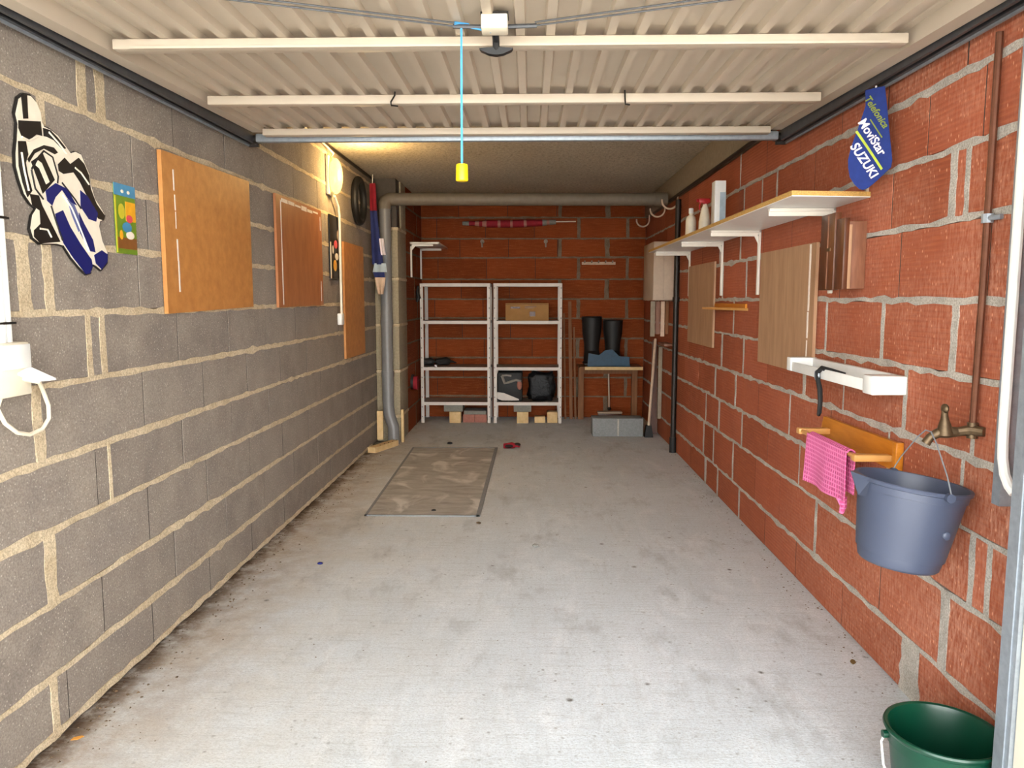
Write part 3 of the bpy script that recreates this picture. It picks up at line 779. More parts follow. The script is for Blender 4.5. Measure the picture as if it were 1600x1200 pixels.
cbl = [(XL + .065, 2.04, 1.086), (XL + .05, 2.075, 1.074), (XL + .035, 2.112, 1.045), (XL + .03, 2.140, 1.0), (XL + .03, 2.138, .962), (XL + .03, 2.105, .937), (XL + .03, 2.05, .931), (XL + .03, 2.0, .945), (XL + .03, 1.955, .978), (XL + .03, 1.93, 1.02), (XL + .035, 1.94, 1.05)]
tag(MB().tube(cbl, .0058, 8).build('power_cable', 'ivory'), 'looped ivory cable hanging below the wall socket', 'cable')

# lit bulkhead lamp, its switch cord
lp = thing('bulkhead_lamp', 'lit yellow oval bulkhead lamp on the grey block wall', 'lamp', (-1.36, 5.42, 2.02))
MB().ell((-1.352, 5.42, 2.15), (.046, .066, .122), 20, 14).build('glass', 'glass_on', lp)
B(XL + .001, XL + .022, 5.345, 5.495, 2.02, 2.285, bev=.008).build('back_plate', 'ivory', lp)
q = MB(); q.tube([(-1.385, 5.42, 2.28), (-1.36, 5.40, 2.30), (-1.375, 5.30, 2.325), (-1.385, 5.02, 2.345)], .006, 6); q.build('supply_cable', 'ivory', lp)
q = MB(); q.tube([(-1.378, 5.47, 2.02), (-1.376, 5.56, 1.96), (-1.376, 5.585, 1.90), (-1.376, 5.585, 1.19)], .0095, 8); q.build('conduit', 'ivory', lp)
q = B(XL + .002, XL + .036, 5.56, 5.64, 1.115, 1.20, bev=.008); q.build('switch', 'white', lp)
q = MB()
for a in (-40, 0, 40):
    q.torus((0, 0, 0), 1, .0001, 'x', 0, 10, 1, 3) if False else None
tag(MB().tube([(-1.392, y, 2.352) for y in (4.2, 5.2, 6.2, 6.9)], .012, 6).build('ceiling_cable', 'dark'), 'dark cable running along the top of the grey block wall', 'cable')

# black ring and hanging pennant at the far end
tag(MB().torus((XL + .032, 6.24, 2.085), .165, .028, 'x', n=36, m=10).build('tyre_ring', 'rubber'), 'small black rubber ring hung beyond the lamp', 'ring')
pn = thing('hanging_pennant', 'red and navy cloth pennant hanging beside the grey drain pipe', 'pennant', (-1.32, 6.66, 1.36))
def drape(x0a, x1a, za, x0b, x1b, zb, m, nm='cloth', y=6.66, ph=0):
    q = MB(); nx, nz = 10, 8; vs = []
    for j in range(nz + 1):
        t = j / nz
        for i in range(nx + 1):
            u = i / nx
            xx = (x0a + (x0b - x0a) * t) * (1 - u) + (x1a + (x1b - x1a) * t) * u
            vs.append((xx, y + .012 * math.sin(ph + u * 7) * (0.4 + t), za + (zb - za) * t))
    k = nx + 1
    fs = [(j * k + i, j * k + i + 1, (j + 1) * k + i + 1, (j + 1) * k + i) for j in range(nz) for i in range(nx)]
    vs2 = [(a, b + .004, c_) for a, b, c_ in vs]; o = len(vs)
    fs += [tuple(o + i for i in reversed(f)) for f in list(fs)]
    for i in range(nx): fs += [(i, o + i, o + i + 1, i + 1), (nz * k + i, nz * k + i + 1, o + nz * k + i + 1, o + nz * k + i)]
    for j in range(nz): fs += [(j * k, (j + 1) * k, o + (j + 1) * k, o + j * k), (j * k + nx, o + j * k + nx, o + (j + 1) * k + nx, (j + 1) * k + nx)]
    q.add(vs, fs + []) if False else q.add(vs + vs2, fs)
    return q.build(nm, m, pn)
drape(-1.375, -1.325, 2.285, -1.375, -1.318, 2.055, 'redc', 'red_band')
drape(-1.375, -1.318, 2.055, -1.365, -1.27, 1.60, 'navyc', 'navy_band')
drape(-1.30, -1.262, 1.82, -1.285, -1.245, 1.68, 'wprint', 'white_band', 6.648)
drape(-1.345, -1.248, 1.61, -1.362, -1.240, 1.535, 'paleblue', 'pale_band')
drape(-1.362, -1.262, 1.535, -1.345, -1.262, 1.49, 'navyc', 'navy_band')
drape(-1.345, -1.252, 1.49, -1.318, -1.275, 1.345, 'beigec', 'tip')
MB().tube([(-1.35, 6.662, 2.28), (-1.35, 6.68, 2.36)], .004, 6).build('string', 'offw', pn)

# grey drain pipes
dp = thing('drain_pipe', 'grey plastic drain pipe down the corner and across under the ceiling', 'pipe', (-1.29, 6.84, 0))
MB().tube([(-1.285, 6.86, 2.13), (-1.285, 6.86, .36), (-1.275, 6.85, .26), (-1.235, 6.83, .16), (-1.232, 6.83, .0)], .052, 16).build('downpipe', 'pvc', dp)
for z in (1.12, .66): MB().tube([(-1.285, 6.86, z), (-1.285, 6.86, z - .05)], .057, 16).build('collar', 'pvc', dp)
MB().tube([(-1.285, 6.86, 2.09), (-1.285, 6.86, 2.13), (-1.275, 6.87, 2.16), (-1.25, 6.88, 2.178), (-1.2, 6.89, 2.18)], .058, 16).build('elbow', 'pvc_b', dp)
MB().tube([(-1.22, 6.89, 2.18), (1.13, 6.94, 2.178)], .055, 18).build('cross_pipe', 'pvc_b', dp)
MB().tube([(1.08, 6.94, 2.178), (1.20, 6.945, 2.178)], .062, 16).build('collar', 'pvc_b', dp)
tag(B(-1.372, -1.318, 6.765, 6.785, .05, .31, bev=.002).build('wood_batten', 'pine'), 'short pale batten standing left of the drain pipe foot', 'batten')
tag(B(-1.178, -1.155, 6.90, 6.95, .0, .30, bev=.002).build('wood_batten', 'pine'), 'short pale batten standing right of the drain pipe foot', 'batten')
sb = thing('foam_block', 'small pale yellow block on the floor under the drain pipe', 'block', (-1.27, 6.6, 0))
q = MB(); q.prism([(-1.385, 6.42, 0), (-1.315, 6.40, 0), (-1.18, 6.76, 0), (-1.25, 6.775, 0)], (0, 0, .048)); q.build('block', 'pine', sb, smooth=False)
for k in range(5): B(-1.30 + .025 * k, -1.29 + .025 * k, 6.50 + .06 * k, 6.516 + .06 * k, .047, .052).build('slot', 'leaf_b', sb)
nb = thing('niche_frame', 'small black box with a pale panel on top of the pilaster', 'box', (-1.24, 7.03, 1.945))
B(-1.335, -1.20, 6.985, 7.11, 1.945, 2.105, bev=.004).build('case', 'blackp', nb)
B(-1.275, -1.222, 6.979, 6.985, 1.965, 2.085).build('pale_panel', 'plaster', nb)

# ------------------------------------------------------------------ alcove shelf, hooks
ws = thing('bracket_shelf', 'small white bracket shelf above the left metal rack', 'shelf', (-1.19, 8.0, 1.54))
B(-1.188, -.90, 7.62, 8.40, 1.842, 1.862, bev=.003).build('board', 'whitem', ws)
for y in (7.66, 8.34):
    q = MB(); q.box(-1.188, -1.172, y - .012, y + .012, 1.52, 1.842); q.box(-1.188, -.96, y - .012, y + .012, 1.822, 1.842)
    q.prism([(-1.172, y - .004, 1.822), (-1.14, y - .004, 1.822), (-1.172, y - .004, 1.785)], (0, .008, 0)) if y < 8 else None
    q.build('bracket', 'whitem', ws)
rl = thing('reel', 'small black and red reel hung by the left metal rack', 'reel', (-1.155, 7.62, .40))
MB().tube([(-1.19, 7.62, .48), (-1.165, 7.62, .48)], .075, 18).build('black_disc', 'rubber', rl)
MB().tube([(-1.165, 7.62, .47), (-1.125, 7.62, .47)], .07, 18).build('red_disc', 'redc', rl)
tg = thing('black_strap', 'black strap hung on the top corner of the left rack', 'strap', (-1.16, 7.98, 1.30))
MB().tube([(-1.166, 8.0, 1.44), (-1.175, 7.99, 1.38), (-1.165, 7.985, 1.32), (-1.178, 7.985, 1.275)], [.008, .02, .026, .012], 8).build('webbing', 'rubber', tg)

# ------------------------------------------------------------------ white steel racks
def rack(label, x0, x1, y0, y1):
    t = thing('metal_rack', label, 'rack', ((x0 + x1) / 2, y0, 0), 'white metal racks at the back wall')
    for (x, sx) in ((x0, 1), (x1, -1)):
        for (y, sy) in ((y0, 1), (y1, -1)):
            q = MB(); xa, xb = sorted((x, x + sx * .034)); ya, yb = sorted((y, y + sy * .034))
            q.box(xa, xb, *sorted((y, y + sy * .0025)), 0, 1.467); q.box(*sorted((x, x + sx * .0025)), ya, yb, 0, 1.467)
            p = q.build('post', 'shelfw', t, smooth=False)
            h = MB()
            for k in range(14):
                z = .06 + k * .104
                if sy > 0: h.box(x + sx * .013 - .003, x + sx * .013 + .003, y - .0006, y + .001, z, z + .014)
            if sy > 0: h.build('bolt_holes', 'dark', p, smooth=False)['kind'] = 'stuff'
    for z in (1.467, 1.078, .592, .222):
        q = MB(); q.box(x0 + .003, x1 - .003, y0 + .003, y1 - .003, z - .004, z)
        q.box(x0 + .003, x1 - .003, y1 - .008, y1 - .003, z - .03, z)
        s = q.build('shelf', 'shelfg', t, smooth=False)
        B(x0 + .034, x1 - .034, y0 - .002, y0 + .006, z - .032, z + .001).build('front_lip', 'shelfw', s)
    return t
RK1 = rack('left white metal rack standing at the back wall, nearly empty', -1.155, -.418, 8.03, 8.42)
RK2 = rack('right white metal rack standing at the back wall, with a cardboard box', -.388, .330, 8.03, 8.42)

cb = thing('cardboard_box', 'brown cardboard box on the second shelf of the right rack', 'box', (-.035, 8.15, 1.079))
B(-.262, .19, 8.07, 8.30, 1.080, 1.262, bev=.003).build('carton', 'card', cb)
B(-.262, .19, 8.0695, 8.0702, 1.247, 1.2515).build('flap_seam', 'wood_b', cb)
for a, b, z0, z1 in ((-.21, -.11, 1.206, 1.226), (-.06, .06, 1.222, 1.228), (-.06, .03, 1.208, 1.213), (-.01, .05, 1.125, 1.175)):
    B(a, b, 8.0688, 8.0700, z0, z1).build('printed_mark', 'wood_d', cb)
cr = thing('black_case', 'black case with a white stripe on the lowest shelf', 'case', (-.25, 8.2, .223))
B(-.352, -.085, 8.08, 8.36, .224, .535, bev=.02).build('shell', 'rubber', cr)
MB().prism([(-.352, 8.074, .255), (-.352, 8.074, .325), (-.28, 8.074, .315), (-.12, 8.074, .25), (-.12, 8.074, .235), (-.30, 8.074, .235)], (0, .006, 0)).build('white_stripe', 'shelfw', cr, smooth=False)
q = MB(); q.tube([(-.30, 8.07, .50), (-.27, 8.065, .42), (-.23, 8.065, .43), (-.15, 8.065, .455), (-.10, 8.07, .44)], .014, 8); q.tube([(-.30, 8.07, .50), (-.25, 8.065, .505), (-.2, 8.065, .50)], .010, 8)
q.build('strap', 'shelfg', cr)
MB().ell((-.115, 8.07, .40), (.028, .02, .05), 12, 8).build('badge', 'rust', cr)
q = MB()
b = bmesh.new(); bmesh.ops.create_icosphere(b, subdivisions=4, radius=1)
for v in b.verts:
    d = v.co.copy(); f = 1 + .07 * math.sin(9 * d.x + 4 * d.z) + .06 * math.sin(13 * d.z - 5 * d.x) + random.uniform(-.025, .025)
    e = Vector([math.copysign(abs(k) ** .45, k) for k in d])
    v.co = Vector((.115 + e.x * .145 * f, 8.20 + e.y * .11, max(.226, .375 + e.z * .155 * f)))
q.bm(b); tag(q.build('bin_bag', 'bag', angle=180), 'stuffed black plastic bag on the lowest shelf of the right rack', 'bag')
gl = thing('work_gloves', 'flattened black gloves on the third shelf of the left rack', 'gloves', (-1.0, 8.12, .593))
def glove(cx, cy, z, s, ang, m, nm):
    q = MB(); ca, sa = math.cos(ang), math.sin(ang)
    L = lambda u, w, h: (cx + (u * ca - w * sa) * s, cy + (u * sa + w * ca) * s, z + h * s)
    q.tube([L(-.12, 0, .03), L(-.06, 0, .03), L(0, 0, .033), L(.04, 0, .028)], [.035 * s, .042 * s, .048 * s, .035 * s], 10)
    for k in range(4): q.tube([L(.02, -.035 + .023 * k, .028), L(.07, -.045 + .029 * k, .03), L(.12 - .012 * abs(k - 1.5), -.05 + .033 * k, .015)], [.013 * s, .012 * s, .007 * s], 6)
    q.tube([L(-.02, .04, .028), L(.02, .075, .028), L(.05, .09, .015)], [.014 * s, .012 * s, .007 * s], 6)
    return q.build(nm, m, gl)
glove(-1.06, 8.12, .614, .9, .1, 'rubber', 'glove'); glove(-.90, 8.16, .614, .95, .35, 'rubber', 'glove')
B(-1.01, -.985, 8.05, 8.06, .5935, .615).build('cuff_label', 'wprint', gl)

# blocks under the racks
def blk(name, label, cat, box, m, grp=None): return tag(B(*box, bev=.003).build(name, m), label, cat, grp)
blk('wood_block', 'pale wooden block under the left rack, beneath a grey plate', 'block', (-.855, -.735, 8.02, 8.16, .0, .118), 'pine')
blk('wood_block', 'pale wooden block under the right rack, beneath a grey plate', 'block', (-.140, -.020, 8.02, 8.16, .0, .118), 'pine')
blk('wood_block', 'smallest low pale block under the right rack', 'block', (.045, .158, 8.05, 8.16, .0, .065), 'pine')
blk('wood_block', 'pale block by the right foot of the right rack', 'block', (.180, .288, 8.05, 8.18, .0, .115), 'pine')
blk('packing_plate', 'grey plate wedged under the left rack', 'plate', (-.915, -.715, 8.04, 8.30, .119, .188), 'slab')
blk('packing_plate', 'grey plate wedged under the right rack', 'plate', (-.175, .010, 8.04, 8.30, .119, .188), 'slab')
blk('loose_brick', 'pinkish loose brick under the left rack, beside the wooden block', 'brick', (-.715, -.592, 8.06, 8.30, .0, .085), 'rust')
blk('loose_brick', 'pinkish loose brick under the left rack, beside the inner posts', 'brick', (-.588, -.462, 8.06, 8.30, .0, .085), 'rust')
blk('packing_plate', 'thin grey slab lying on the two loose bricks', 'plate', (-.705, -.470, 8.06, 8.30, .086, .125), 'slab')

# ------------------------------------------------------------------ back wall fittings
rp = thing('rolled_banner', 'rolled red and white banner high on the back wall', 'banner', (-.22, 8.39, 2.07))
prof = [(-.735, 2.115, .020, 'slab'), (-.665, 2.115, .024, 'redc'), (-.60, 2.115, .026, 'rust'), (-.555, 2.112, .030, 'redc'), (-.52, 2.112, .032, 'rust'), (-.475, 2.11, .038, 'redc'), (-.355, 2.11, .040, 'rust'), (-.325, 2.11, .040, 'redc'), (-.22, 2.11, .040, 'rust'), (-.195, 2.11, .040, 'redc'), (-.075, 2.113, .040, 'rust'), (-.045, 2.115, .038, 'redc'), (.125, 2.12, .034, 'slab'), (.17, 2.123, .03, 'rust'), (.20, 2.125, .028, 'slab'), (.27, 2.128, .024, None)]
for (a, za, ra_, m), (b_, zb, rb_, _) in zip(prof[:-1], prof[1:]):
    MB().tube([(a, 8.40, za), (b_, 8.40, zb)], [ra_, rb_], 12).build('roll_section', m, rp)
MB().tube([(.26, 8.41, 2.132), (.485, 8.41, 2.134)], .007, 6).build('stick', 'offw', rp)
for k, hx in enumerate((-.525, .163)):
    h = thing('wall_hook', ('left' if k == 0 else 'right') + ' pale metal hook on the back wall above the ' + ('left' if k == 0 else 'right') + ' rack', 'hook', (hx, YB - .01, 1.87), 'hooks on the back wall')
    MB().tube([(hx, YB - .001, 1.925), (hx, YB - .03, 1.925)], .022, 10).build('rosette', 'plaster', h)
    MB().tube([(hx, YB - .03, 1.92), (hx, YB - .045, 1.895), (hx, YB - .035, 1.87), (hx, YB - .055, 1.868)], .009, 8).build('prong', 'plaster', h)
cs = thing('coat_strip', 'short pale strip of hooks on the back wall right of the racks', 'coat rack', (.735, YB - .01, 1.675))
B(.555, .918, YB - .018, YB - .001, 1.675, 1.705).build('strip', 'beigec', cs)
for k in range(5):
    hx = .585 + k * .075
    MB().tube([(hx, YB - .018, 1.698), (hx, YB - .045, 1.702), (hx, YB - .05, 1.716)], .008, 6).build('hook', 'plaster', cs)
# planks leaning right of the racks
pk = [(.375, .395, 1.15, 'plank leaning nearest to the right rack', .0), (.43, .465, 1.28, 'widest plank leaning on the back wall between rack and bench', .0), (.486, .505, 1.0, 'plank leaning on the back wall, closest to the bench', .0)]
for a, b_, h, lab, _ in pk:
    q = MB().prism([(a, 8.33, 0), (b_, 8.33, 0), (b_ - .02, 8.43, h), (a - .02, 8.43, h)], (0, .018, 0))
    tag(q.build('plank', 'wood_b', smooth=False), 'old brown ' + lab, 'plank')

# bench with boots
bn = thing('work_bench', 'narrow wall bench with a pale wooden edge by the back corner', 'bench', (.84, 8.2, 0))
B(.515, 1.175, 8.02, 8.43, .578, .598).build('top', 'wood_b', bn)
B(.57, 1.175, 8.012, 8.02, .568, .600).build('front_edge', 'pine', bn)
for x in (.55, 1.13): B(x - .03, x + .03, 8.30, 8.35, 0, .578).build('leg', 'wood_b', bn)
B(.58, 1.1, 8.31, 8.34, .50, .56).build('rail', 'wood_b', bn)
tr = thing('blue_tray', 'petrol blue tray lying on the wall bench', 'tray', (.83, 8.2, .599))
q = MB(); q.box(.60, 1.05, 8.06, 8.38, .600, .612, bev=.004); q.build('base', 'bluebag', tr)
q = MB(); q.prism([(.60, 8.06, .612), (1.04, 8.06, .612), (1.04, 8.06, .70), (.93, 8.06, .71), (.86, 8.06, .78), (.78, 8.06, .77), (.72, 8.06, .72), (.61, 8.06, .74)], (0, .012, 0)); q.build('front_flap', 'bluebag', tr, smooth=False)
def boot(cx, top, lab):
    t = thing('rubber_boot', lab, 'boot', (cx, 8.22, .612), 'pair of black boots on the bench')
    q = MB(); n = 14; prof = [(.62, .085, .12, -.03), (.66, .088, .13, -.035), (.70, .085, .115, -.025), (.76, .078, .085, 0), (.84, .082, .08, .0), (.95, .100, .085, 0), (top - .02, .106, .09, 0), (top, .106, .09, 0)]
    vs = []
    for z, rx, ry, oy in prof:
        for k in range(n):
            a = 2 * math.pi * k / n; vs.append((cx + rx * math.cos(a), 8.24 + oy + ry * math.sin(a), z))
    fs = [(i * n + k, i * n + (k + 1) % n, (i + 1) * n + (k + 1) % n, (i + 1) * n + k) for i in range(len(prof) - 1) for k in range(n)]
    fs += [tuple(range(n - 1, -1, -1)), tuple((len(prof) - 1) * n + k for k in range(n))]
    q.add(vs, fs); q.build('shaft', 'rubber', t)
    B(cx - .09, cx + .09, 8.075, 8.37, .6125, .632, bev=.008).build('sole', 'black', t)
    MB().torus((cx, 8.24, top - .005), .100, .008, 'z', n=20, m=6).build('cuff', 'black', t)
    return t
boot(.655, 1.118, 'left black boot standing in the blue tray, slightly taller')
boot(.878, 1.085, 'right black boot standing in the blue tray')
fm = thing('flat_mop', 'thin-handled flat mop leaning under the bench', 'mop', (.86, 8.40, .0))
MB().tube([(.862, 8.33, .13), (.855, 8.41, .57)], .009, 8).build('handle', 'ivory_d', fm)
MB().ell((.862, 8.33, .115), (.022, .02, .02), 10, 8).build('joint', 'rubber', fm)
B(.735, 1.0, 8.29, 8.38, .065, .085, bev=.004).build('head', 'ivory_d', fm)
B(.74, .995, 8.30, 8.37, .0, .065, bev=.006).build('pad', 'wood_d', fm)
kb = thing('concrete_block', 'loose grey concrete block on the floor in front of the bench', 'block', (.83, 7.35, 0))
B(.593, 1.075, 7.25, 7.45, .0, .175, bev=.006).build('body', 'cblock', kb)
B(.83, .845, 7.2485, 7.251, .01, .17).build('seam', 'mortar_r', kb)

# corner cabinet and odds and ends
mc = thing('meter_cabinet', 'beige metal cabinet high in the right back corner', 'cabinet', (1.14, 7.0, 1.29))
B(1.056, XR - .004, 6.70, 7.27, 1.292, 1.795, bev=.004).build('body', 'ivory_d', mc)
B(1.062, 1.140, 6.694, 6.701, 1.300, 1.788).build('door', 'ivory_d', mc); B(1.146, 1.236, 6.694, 6.701, 1.300, 1.788).build('door', 'ivory_d', mc)
ob = thing('slatted_panel', 'weathered slatted wooden panel hanging under the beige cabinet', 'panel', (1.14, 6.95, .93))
for k, (a, b_) in enumerate(((1.075, 1.115), (1.122, 1.158), (1.166, 1.20), (1.206, 1.236))):
    B(a, b_, 6.93, 6.95, .97 + .02 * (k % 2), 1.285).build('slat', ('plaster', 'wood_m', 'beigec', 'wood_b')[k], ob)
B(1.075, 1.236, 6.95, 6.97, 1.0, 1.04).build('batten', 'wood_b', ob)
tag(B(1.165, XR - .002, 6.72, 7.05, .895, .915, bev=.003).build('corner_ledge', 'wood_m'), 'little wooden ledge on the brick wall behind the dark pipe', 'ledge')
br = thing('broom', 'pale-handled broom leaning in the right back corner', 'broom', (1.12, 7.25, 0))
MB().tube([(1.125, 7.25, .08), (1.215, 7.5, .92)], .013, 8).build('handle', 'beigec', br)
q = MB(); q.prism([(1.085, 7.21, 0), (1.165, 7.21, 0), (1.15, 7.21, .11), (1.10, 7.21, .11)], (0, .07, 0)); q.build('bristles', 'rubber', br, smooth=False)
dk = thing('dark_plank', 'dark narrow plank leaning beside the broom', 'plank', (1.2, 7.5, 0))
MB().prism([(1.16, 7.40, 0), (1.235, 7.40, 0), (1.235, 7.52, .9), (1.19, 7.52, .9)], (0, .02, 0)).build('board', 'wood_d', dk, smooth=False)
tag(B(1.20, 1.235, 7.2, 7.235, .18, .86, bev=.003).build('corner_batten', 'plaster'), 'grey upright batten in the right back corner', 'batten')
vp = thing('waste_pipe', 'dark upright pipe on the brick wall before the back corner', 'pipe', (1.218, 6.5, 0))
MB().tube([(1.218, 6.5, .0), (1.218, 6.5, 2.12)], .023, 12).build('pipe', 'dark', vp)
MB().tube([(1.218, 6.5, .0), (1.218, 6.5, .13)], .03, 12).build('foot_sleeve', 'rubber', vp)
MB().tube([(1.218, 6.5, 1.28), (1.218, 6.5, 1.32)], .03, 12).build('collar', 'dark', vp)
for k, (x, y, z, lab) in enumerate(((1.17, 8.18, 2.122, 'farthest'), (1.17, 7.25, 2.125, 'middle'), (1.17, 6.62, 2.125, 'nearest'))):
    h = thing('pipe_hanger', lab + ' of the three pale U hangers in the right back corner', 'hanger', (x, y, z - .07), 'U hangers under the ring beam')
    MB().torus((x, y, z), .066, .008, 'y', 180, 360, 14, 8).build('hoop', 'beigec', h)
    MB().tube([(x + .066, y, z), (x + .066, y, z + .05)], .008, 8).build('stem', 'beigec', h)
    MB().tube([(x - .066, y, z), (x - .066, y, z + .012)], .008, 8).build('stem', 'beigec', h)
tag(MB().tube([(1.212, 4.0, 2.158), (1.212, 5.2, 2.155), (1.212, 6.9, 2.158)], .012, 8).build('dark_cable', 'dark'), 'dark cable under the concrete beam along the brick wall', 'cable')

# ------------------------------------------------------------------ right wall
ls = thing('long_shelf', 'long white-bottomed chipboard shelf on the red brick wall', 'shelf', (1.1, 4.5, 1.66))
MB().prism([(.945, 2.86, 1.672), (XR - .002, 2.90, 1.672), (XR - .002, 6.25, 1.672), (.945, 6.25, 1.672)], (0, 0, .003)).build('underside', 'white', ls, smooth=False)
MB().prism([(.943, 2.858, 1.675), (XR - .002, 2.898, 1.675), (XR - .002, 6.252, 1.675), (.943, 6.252, 1.675)], (0, 0, .017)).build('board', 'chip', ls, smooth=False)
for y in (3.23, 4.25, 5.06, 6.08):
    q = MB()
    q.box(XR - .014, XR - .001, y - .014, y + .014, 1.325, 1.672, bev=.003)
    q.box(.975, XR - .001, y - .014, y + .014, 1.658, 1.6715, bev=.003)
    q.prism([(XR - .014, y - .003, 1.66), (XR - .045, y - .003, 1.66), (XR - .014, y - .003, 1.60)], (0, .006, 0))
    q.box(.975, XR - .03, y - .004, y + .004, 1.640, 1.660)
    bk = q.build('bracket', 'whitem', ls)
    MB().tube([(XR - .016, y, 1.645), (XR - .012, y, 1.645)], .006, 8).build('screw', 'dark', bk)
b1 = thing('white_bottle', 'plain white bottle on the long shelf, left of the red sprayer', 'bottle', (1.105, 5.42, 1.693))
MB().lathe([(0, 1.6935), (.034, 1.6935), (.036, 1.70), (.036, 1.84), (.030, 1.865), (.014, 1.88), (.014, 1.892)], 20, (1.105, 5.42, 0)).build('body', 'ivory', b1)
MB().lathe([(0, 1.925), (.014, 1.925), (.017, 1.92), (.017, 1.889), (0, 1.889)], 16, (1.105, 5.42, 0)).build('cap', 'white', b1)
b2 = thing('spray_bottle', 'white spray bottle with a red trigger head on the long shelf', 'bottle', (1.12, 5.06, 1.693))
MB().lathe([(0, 1.6935), (.036, 1.6935), (.038, 1.70), (.038, 1.80), (.026, 1.87), (.015, 1.90), (.014, 1.91)], 20, (1.12, 5.06, 0)).build('body', 'ivory', b2)
q = MB(); q.box(1.078, 1.150, 5.045, 5.075, 1.915, 1.945, bev=.006); q.box(1.108, 1.132, 5.048, 5.072, 1.905, 1.92); q.tube([(1.078, 5.06, 1.932), (1.064, 5.06, 1.932)], .010, 8)
hd = q.build('trigger_head', 'red', b2)
MB().tube([(1.09, 5.06, 1.915), (1.082, 5.06, 1.895), (1.088, 5.06, 1.87)], .005, 6).build('trigger', 'red', hd)
b3 = thing('tall_carton', 'tall white carton on the long shelf, right of the red sprayer', 'carton', (1.125, 4.70, 1.693))
B(1.088, 1.152, 4.66, 4.75, 1.6935, 1.998, bev=.003).build('box', 'white', b3)
B(1.0875, 1.1525, 4.6595, 4.7505, 1.694, 1.708).build('blue_band', 'navy', b3)
B(1.118, 1.1525, 4.6592, 4.7508, 1.71, 1.93).build('side_print', 'paleblue', b3)

kc = thing('key_cabinet', 'small dark wooden wall cabinet under the near end of the shelf', 'cabinet', (1.2, 2.99, 1.335))
B(1.176, XR - .002, 2.915, 3.085, 1.340, 1.588, bev=.002).build('body', 'wood_m', kc)
B(1.152, 1.175, 2.985, 3.125, 1.336, 1.628, bev=.002).build('door', 'wood_d', kc)
B(1.156, 1.176, 2.905, 2.978, 1.338, 1.600, bev=.002).build('door', 'wood_d', kc)
B(1.174, 1.186, 2.905, 2.915, 1.340, 1.575, bev=.001).build('edge_strip', 'tan_ply', kc)
B(1.1495, 1.153, 3.02, 3.06, 1.485, 1.497).build('latch', 'brass', kc)
B(1.1500, 1.1525, 3.045, 3.055, 1.34, 1.62).build('bead', 'wood_m', kc)

wboard('pin_board', 'pale plywood panel under the shelf with a white strip by its near edge', 'board', 'R', 3.37, 4.17, .968, 1.545, 'tan_ply', .014, 0.0,
       [(3.428, 3.447, 1.25, 1.54), (3.432, 3.449, 1.13, 1.245), (3.435, 3.447, .985, 1.12)])
wboard('pin_board', 'farther pale plywood panel on the red brick wall below the shelf', 'board', 'R', 5.215, 6.04, .975, 1.553, 'tan_ply', .014)
wd = thing('corner_wedge', 'small wooden wedge ledge between the two plywood panels', 'ledge', (1.2, 4.8, 1.225))
MB().prism([(XR - .002, 4.44, 1.236), (XR - .10, 5.18, 1.236), (XR - .002, 5.22, 1.236)], (0, 0, .014)).build('board', 'varnish_p', wd, smooth=False)
B(XR - .014, XR - .002, 4.46, 5.2, 1.25, 1.275).build('back_strip', 'varnish', wd)

# white rack with end blocks, black strap
tr2 = thing('wall_tray', 'white plastic tray with square ends on the red brick wall', 'tray', (1.18, 2.97, .985))
B(1.137, XR - .002, 2.62, 3.36, .996, 1.010, bev=.002).build('base', 'white', tr2)
B(1.132, 1.139, 2.62, 3.36, .992, 1.032, bev=.002).build('front_rim', 'white', tr2)
B(1.222, XR - .002, 2.62, 3.36, .996, 1.048, bev=.002).build('back_rim', 'white', tr2)
B(1.128, XR - .002, 2.548, 2.622, .985, 1.048, bev=.004).build('end_block', 'white', tr2)
B(1.128, XR - .002, 3.345, 3.40, .992, 1.050, bev=.004).build('end_block', 'white', tr2)
B(1.145, 1.152, 2.70, 3.05, 1.0105, 1.0135).build('slot', 'dark', tr2)
sp = thing('black_strap', 'black strap looped over the white wall tray', 'strap', (1.12, 2.99, .85))
MB().tube([(1.19, 2.92, 1.020), (1.15, 2.96, 1.030), (1.128, 2.99, 1.036), (1.120, 3.01, 1.018), (1.121, 3.005, .985), (1.122, 2.985, .955), (1.122, 2.975, .91), (1.124, 2.985, .862), (1.127, 3.0, .852)], [.006, .009, .010, .010, .009, .010, .009, .009, .007], 8).build('webbing', 'rubber', sp)
MB().torus((1.122, 3.02, 1.005), .018, .005, 'x', n=14, m=6).build('buckle', 'galv', sp)

